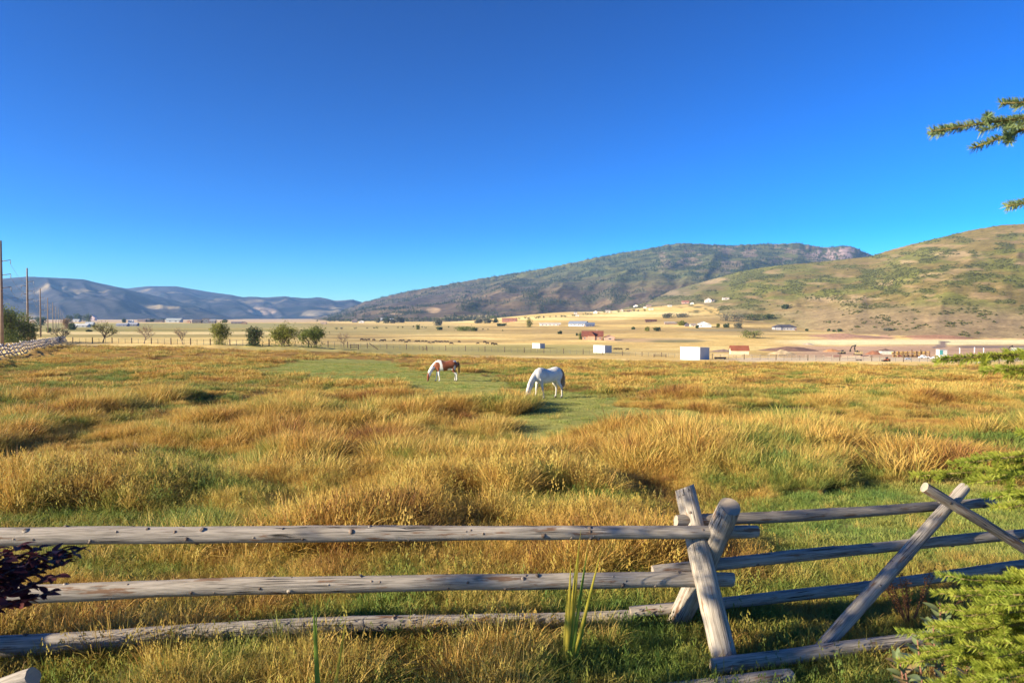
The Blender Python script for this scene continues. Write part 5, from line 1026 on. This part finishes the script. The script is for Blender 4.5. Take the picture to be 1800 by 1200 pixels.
for u, v, w_ in ((1687, 621, 'leftmost'), (1713, 620, 'middle one'), (1729, 621, 'rightmost')):
    p, d = G(u, v); s = d / F; t = thing('white_post', 'white upright pipe beyond the low green branch, %s of three' % w_, 'post', p, 0, 'white pipes on the site'); m = MB(); m.tube([(0, 0, -.1), (0, 0, 9 * s)], [.8 * s, .8 * s], 8); m.build('shaft', WALLW, t); m = MB(); m.tube([(0, 0, 9 * s), (0, 0, 9.5 * s)], [1.1 * s, 1.1 * s], 8); m.build('cap', WALLW, t)
house('building', 'grey building partly hidden by green branches at the right edge', 'building', 1798, 629, 22, 17, (.28, .30, .32), (.6, .56, .5), 0, .6, 'flat', 2, .1)
pf = thing('pale_fence', 'low pale rail fence along the near side of the diggings', 'fence', G(1420, 630)[0]); wpp = MB(); wpp.box((0, 0, .55), (.08, .08, .6)); wppm = wpp.mesh('post', plain('pale_fence_wood', (.42, .35, .26), .85)); ends = []
for u in np.arange(1256, 1535, 16.0): p, d = G(u, np.interp(u, [1256, 1535], [627.5, 630])); o = obj('post', wppm, pf); o.location = p - pf.location; ends.append(p)
for h in (.55, 1.0):
    for q0, q1 in zip(ends[:-1], ends[1:]):
        if pr_.random() < .3: continue
        m = MB(); m.beam(q0 + Vector((0, 0, h)) - pf.location, q1 + Vector((0, 0, h)) - pf.location, .08, .16); m.build('rail', plain('pale_fence_wood', (.42, .35, .26), .85), pf)

# ------------------------------------------------------------------ near plants
NEEDLE = leafmat('spruce_needle', (.24, .32, .04), (.44, .46, .07), .45, 7); NEEDLEB = leafmat('spruce_needle_grey', (.15, .24, .10), (.30, .37, .17), .35, 7); TWIG = plain('spruce_twig', (.20, .16, .06), .8, .2, 20)
def needles(paths, r, dens, ln, V):
    for (a, b, pw) in paths:
        a = np.array(a); b = np.array(b); L = np.linalg.norm(b - a); m = max(3, int(L * dens)); t = r.random(m); ax = (b - a) / (L + 1e-9)
        c = a + (b - a) * t[:, None]; o = r.normal(size=(m, 3)); o -= (o @ ax)[:, None] * ax; o[:, 2] += .35; o /= np.linalg.norm(o, axis=1)[:, None]
        dd = o * .8 + ax * .62; dd /= np.linalg.norm(dd, axis=1)[:, None]; s = ln * (.75 + .5 * r.random(m)) * pw; sd = np.cross(dd, r.normal(size=(m, 3))); sd /= np.linalg.norm(sd, axis=1)[:, None]; w = .0021
        V.append(np.stack([c - sd * w, c + sd * w, c + dd * s[:, None] * .75 + sd * w * .8, c + dd * s[:, None]], 1).reshape(-1, 3))
def spruce_branch(parent, p0, p1, seed, dens=1500, twigs=20, droop=.10, mat=NEEDLE, spread=1.0, bare=.25, ln=.027, label=None):
    r = np.random.default_rng(seed); p0 = np.array(p0); p1 = np.array(p1); L = np.linalg.norm(p1 - p0); dv = (p1 - p0) / L; side = np.cross(dv, [0, 0, 1]); side /= np.linalg.norm(side); n = 12
    pts = [p0 + (p1 - p0) * t + np.array([0, 0, -1]) * droop * L * 4 * t * (1 - t) * (1 if droop < 0 else .6) + side * .03 * math.sin(5 * t + seed) for t in np.linspace(0, 1, n)]
    mb = MB(); mb.tube(pts, [.018 * (1 - t) + .004 for t in np.linspace(0, 1, n)], 6); paths = [(pts[i], pts[i + 1], 1) for i in range(int(n * bare), n - 1)]
    for k in range(twigs):
        t = bare + (1 - bare) * (k + r.random() * .6) / twigs; sd = 1 if k % 2 else -1; f = t * (n - 1); j = min(int(f), n - 2); b = pts[j] * (1 - f + j) + pts[j + 1] * (f - j)
        tl = L * .30 * (1.02 - t) ** .7 * (.75 + .5 * r.random()) * spread + .05; a = (dv * .75 + side * sd * .75 + np.array([0, 0, r.normal(-.06, .14)])); a /= np.linalg.norm(a); e = b + a * tl + np.array([0, 0, -.06 * tl]); m_ = (b + e) / 2 + np.array([0, 0, .03 * tl])
        mb.tube([b, m_, e], [.0038, .003, .002], 4); paths += [(b, m_, 1), (m_, e, 1)]
        if tl > .22:
            for q in range(3):
                tt = .3 + .22 * q; bb = b + (e - b) * tt; a2 = a * .75 + side * (-sd if q % 2 else sd) * .2 + dv * (.6 if q % 2 else -.1) + np.array([0, 0, r.normal(0, .1)]); a2 /= np.linalg.norm(a2); ee = bb + a2 * tl * .42 * (1 - tt * .4); mb.tube([bb, ee], [.004, .0025], 3); paths.append((bb, ee, 1))
    o = mb.build('branch', TWIG, parent, True, label=label); V = []; needles(paths, r, dens, ln, V); V = np.concatenate(V)
    obj('needles', np_mesh('needles', V, np.arange(len(V)), np.full(len(V) // 4, 4), mat), o, kind='stuff')
SPX, SPY = 4.3, 3.1; spz = gz(SPX, SPY)
sp = thing('spruce_tree', 'near blue green spruce reaching its branches in from the right edge', 'tree', (SPX, SPY, spz))
m = MB(); m.tube([(0, 0, -.2), (.02, .02, 3), (0, 0, 6), (0, 0, 9.5)], [.22, .17, .10, .02], 12); m.build('trunk', BARK, sp, True)
def spb(u, v, d, rise, seed, **kw):
    q = P(u, v, d); a = np.array([0, 0, q.z - spz + rise]); spruce_branch(sp, a, np.array(q) - np.array([SPX, SPY, spz]), seed, **kw)
spb(1634, 232, 2.65, -.02, 1, dens=1500, twigs=12, droop=-.05, mat=NEEDLEB, spread=.42, bare=.3, ln=.03); spb(1754, 184, 2.8, -.1, 7, dens=1500, twigs=6, droop=-.03, mat=NEEDLEB, spread=.45, bare=.4, ln=.03); spb(1718, 258, 2.75, .62, 2, twigs=7, droop=-.03, mat=NEEDLEB, spread=.6, bare=.35, ln=.03); spb(1782, 360, 2.75, .15, 3, twigs=6, droop=-.03, mat=NEEDLEB, spread=.45, bare=.4, ln=.03)
spb(1655, 632, 2.9, -.05, 4, droop=-.02, spread=.45, twigs=16); spb(1752, 648, 2.7, -.1, 5, droop=-.01, spread=.5); spb(1720, 628, 3.1, .0, 6, droop=-.01, spread=.4)
for i, (u, v, d, rise, sprd) in enumerate([(1702, 812, 2.9, .10, .8), (1620, 838, 3.3, .08, .5), (1740, 850, 2.8, .1, .8), (1775, 893, 2.9, .12, .7), (1745, 872, 3.2, .15, .5), (1678, 1012, 2.75, -.12, .7), (1672, 1045, 2.7, .15, .8), (1700, 1085, 2.65, .2, .8), (1634, 1128, 2.7, .35, .8), (1622, 1166, 2.6, .35, .8), (1662, 1198, 2.55, .3, .9), (1740, 1148, 2.5, .25, .9), (1765, 1060, 2.45, .2, .9), (1760, 1195, 2.4, .2, .9), (1795, 1050, 2.5, .05, .9)]):
    spb(u, v, d, rise, 20 + i, droop=-.02 if v < 1000 else .03, spread=sprd, twigs=22)
sr = random.Random(6)
for i in range(34):
    h = .5 + 8.2 * i / 34; a = i * 2.4; L = 2.5 * (1 - h / 9.8) ** .75 + .25; dx, dy = math.cos(a), math.sin(a)
    if dx < -.15 and 1.0 < h < 5.2: dx = -dx * .6
    if dx < 0 and h >= 5.2: L *= .8
    spruce_branch(sp, np.array([0, 0, h]), np.array([dx * L, dy * L, h - .12 * L]), 60 + i, dens=420, twigs=14, droop=.05, ln=.034)
# reed blades
RE = leafmat('reed_blade', (.46, .42, .05), (.66, .52, .08), .45, 5); RG_ = leafmat('reed_green', (.15, .26, .04), (.25, .34, .05), .45, 5)
def reeds(label, blades):
    p0 = P(*blades[0][0]); p0.z = gz(p0.x, p0.y); t = thing('reed_clump', label, 'reeds', p0)
    for (a, b, w, bend, green) in blades:
        A = P(*a); A.z = gz(A.x, A.y) - .03; B = P(*b); V = []; n = 8
        for i in range(n + 1):
            f = i / n; q = A.lerp(B, f) + Vector((bend * f * f - bend * f, 0, abs(bend) * .3 * math.sin(3.14 * f))); ww = 1.08 * w * (1 - f ** 3) * (.7 + .3 * math.sin(3 * f)) + .0005; V += [q - p0 + Vector((-ww, .35 * ww, 0)), q - p0 + Vector((0, -.25 * ww, 0)), q - p0 + Vector((ww, .2 * ww, 0))]
        m = MB(); m.add(V, sum([[(3 * i, 3 * i + 1, 3 * i + 4, 3 * i + 3), (3 * i + 1, 3 * i + 2, 3 * i + 5, 3 * i + 4)] for i in range(n)], [])); m.build('blade', RG_ if green else RE, t, True)
reeds('tall yellow green reed blades standing before the middle rail', [((992, 1150, 5.95), (1022, 925, 5.9), .014, .02, 0), ((996, 1155, 5.95), (1060, 950, 5.85), .013, -.05, 0), ((1000, 1150, 5.95), (1034, 958, 5.95), .016, .02, 1), ((994, 1150, 5.9), (1004, 977, 5.9), .016, .0, 0), ((1002, 1150, 5.95), (1044, 1010, 5.9), .015, -.03, 1), ((998, 1150, 5.95), (1010, 1000, 5.95), .017, .0, 1), ((990, 1150, 5.95), (997, 1040, 5.95), .015, 0, 0), ((1004, 1150, 5.95), (1020, 940, 5.97), .010, .03, 0)])
reeds('pair of green reed blades in front of the lowest left rail', [((563, 1190, 5.0), (550, 1052, 4.95), .020, .0, 1), ((556, 1190, 5.0), (556, 1057, 5.0), .012, .0, 1), ((566, 1190, 5.0), (610, 1075, 5.0), .012, -.03, 0)])
# dock seed plant
p = P(1600, 1065, 6.9); p.z = gz(p.x, p.y); t = thing('dock_plant', 'rust brown dock gone to seed behind the right hand fence', 'plant', p); r = np.random.default_rng(3); m = MB(); V = []
for i in range(9):
    e = np.array([r.normal(-.1, .28), r.normal(0, .15), .42 + .2 * r.random()]); m.tube([(0, 0, 0), tuple(e * .5), tuple(e)], [.007, .006, .003], 4)
    for k in range(110): c = e * (.45 + .6 * r.random()) + r.normal(0, .022, 3); V += list(c + r.normal(0, .009, (3, 3)))
m.build('stem', plain('dock_stem', (.25, .11, .05), .8), t); obj('seed_head', np_mesh('seed_head', V, np.arange(len(V)), np.full(len(V) // 3, 3), leafmat('dock_seed', (.25, .085, .03), (.45, .20, .06), .2, 30)), t, kind='stuff')
# broad leaves as parts sharing two meshes
def leaf_mesh(name, mat, L=1.0, W=.5, fold=.25, curl=.25):
    V = []; n = 6
    for i in range(n + 1):
        f = i / n; w = W / 2 * math.sin(math.pi * min(1, f * .94 + .03)) ** .8 * (1.15 - .4 * f); z = -curl * f * f; V += [(-w, f * L, z + fold * w), (0, f * L, z), (w, f * L, z + fold * w)]
    m = MB(); m.add(V, sum([[(3 * i, 3 * i + 1, 3 * i + 4, 3 * i + 3), (3 * i + 1, 3 * i + 2, 3 * i + 5, 3 * i + 4)] for i in range(n)], [])); return m.mesh(name, mat, True)
LG = [leaf_mesh('leaf', leafmat('shrub_leaf', (.12, .17, .07), (.22, .26, .12), .25, 12, .35)), leaf_mesh('leaf', leafmat('shrub_leaf_red', (.24, .13, .07), (.30, .24, .11), .25, 12, .35))]
LP = [leaf_mesh('leaf', leafmat('plum_leaf', (.06, .014, .02), (.11, .03, .035), .2, 14, .6), W=.58), leaf_mesh('leaf', leafmat('plum_leaf_red', (.10, .02, .025), (.17, .045, .045), .25, 14, .6), W=.58)]
def leafy_stem(parent, pts, r, meshes, size, gap, wood, rad=.006):
    pts = [np.array(q) for q in pts]; m = MB(); m.tube(pts, [rad * (1 - .6 * i / len(pts)) for i in range(len(pts))], 5); st = m.build('stem', wood, parent, True); L = sum(np.linalg.norm(b - a) for a, b in zip(pts[:-1], pts[1:])); k = max(2, int(L / gap))
    for i in range(k + 1):
        f = (i + .3) / (k + 1) * (len(pts) - 1); j = min(int(f), len(pts) - 2); b = pts[j] + (pts[j + 1] - pts[j]) * (f - j); ax = pts[j + 1] - pts[j]; ax /= np.linalg.norm(ax)
        for sd in (0, 1):
            a = i * 1.57 + sd * 3.14 + r.normal(0, .4); o = np.array([math.cos(a), math.sin(a), .15]); dd = Vector(o * .85 + ax * .55 + np.array([0, 0, r.normal(0, .15)])).normalized()
            q = obj('leaf', meshes[0 if r.random() < .72 else 1], parent); s = size * (.7 + .6 * r.random()); up = Vector((r.normal(0, .35), r.normal(0, .35), 1)); x = dd.cross(up).normalized(); z = x.cross(dd); q.matrix_local = Matrix.Translation(Vector(b)) @ Matrix((x, dd, z)).transposed().to_4x4() @ Matrix.Diagonal((s, s, s, 1))
sx = P(1700, 1300, 3.0); sx.z = gz(sx.x, sx.y); sh = thing('leafy_shrub', 'low shrub with paired grey green leaves under the spruce branches', 'shrub', sx); r = np.random.default_rng(9)
for (u, v, d) in ((1652, 1060, 3.15), (1640, 1095, 3.1), (1612, 1118, 3.1), (1580, 1150, 3.0), (1592, 1182, 2.9), (1700, 1160, 3.0), (1745, 1130, 3.05), (1790, 1125, 3.0), (1660, 1190, 2.8), (1780, 1180, 2.9)):
    e = np.array(P(u, v, d) - sx); leafy_stem(sh, [np.array([0, 0, 0]) + e * np.array([.15, .15, 0]), e * np.array([.6, .6, .55]), e * np.array([.9, .9, .9]), e], r, LG, .075, .085, plain('shrub_stem', (.22, .10, .07), .7))
# purple plum: trunk off the left edge, one bough in view
px_, py_ = -4.1, 3.2; pz_ = gz(px_, py_); pl = thing('plum_tree', 'dark purple leaved plum bough hanging in at the left edge', 'tree', (px_, py_, pz_)); PB = plain('plum_bark', (.075, .045, .045), .7); r = np.random.default_rng(12); base = np.array([px_, py_, pz_])
m = MB(); m.tube([(0, 0, -.1), (.03, .05, .6), (0, .1, 1.1), (-.05, .2, 2.0), (-.2, .3, 3.6)], [.07, .06, .05, .04, .02], 8); m.build('trunk', PB, pl, True)
for (u, v, d, w) in ((150, 962, 3.15, .35), (120, 985, 3.1, .3), (105, 1010, 3.0, .25), (70, 975, 3.05, .3), (55, 1030, 2.95, .25), (90, 1040, 3.0, .2), (25, 1000, 3.0, .25), (20, 1060, 2.9, .2), (40, 958, 3.1, .3), (-10, 965, 3.0, .3), (5, 1035, 3.0, .25), (60, 1000, 3.1, .25), (30, 1035, 3.0, .2), (-20, 1010, 2.9, .25), (75, 960, 3.1, .35), (110, 965, 3.1, .3), (15, 980, 3.0, .3), (35, 1015, 3.05, .25)):
    e = np.array(P(u, v, d)) - base; s0 = np.array([0, .08, .95 + w * .3]); k = np.array([.0, .0, .05]); leafy_stem(pl, [s0, s0 + (e - s0) * .45 + k, s0 + (e - s0) * .75 + k, e], r, LP, .062, .042, PB, .008)
n = 3800; c = r.normal(size=(n, 3)); c /= np.linalg.norm(c, axis=1)[:, None]; c = c * (r.random(n) ** .45)[:, None] * np.array([1.0, .85, .8]) + np.array([-.3, .35, 3.75]); cl = fbm(c[:, 0] * 2.2 + c[:, 2], c[:, 1] * 2.2 + 9 + c[:, 2] * 1.7, 2) > .52; c = c[cl]; n = len(c)
a = r.normal(size=(n, 3)); a /= np.linalg.norm(a, axis=1)[:, None]; b = np.cross(a, r.normal(size=(n, 3))); b /= np.linalg.norm(b, axis=1)[:, None]; a *= .04; b *= .024; V = np.stack([c - a, c + b, c + a, c - b], 1).reshape(-1, 3)
obj('crown', np_mesh('crown', V, np.arange(4 * n), np.full(n, 4), LP[0].materials[0]), pl, kind='stuff')
mb = MB()
for k in range(9): q = c[r.integers(0, n)]; mb.tube([(-.05, .2, 2.0), tuple(np.array([-.05, .2, 2.0]) * .4 + q * .6 + np.array([0, 0, .1])), tuple(q)], [.03, .018, .006], 5)
mb.build('limb', PB, pl, True)
# shade trees left of and behind the viewer, outside the photo, that throw the dappled shade
for (x, y, H, W, sd, nl, lab) in SHADE:
    tm, c = tree_meshes(sd, H, W, nl, .10, L_GREEN, BARK, trunk=.34, stems=1, spread=.95, levels=3)
    t = thing('shade_tree', lab, 'tree', (x, y, gz(x, y) - .05)); obj('trunk', tm, t); obj('crown', c, t)
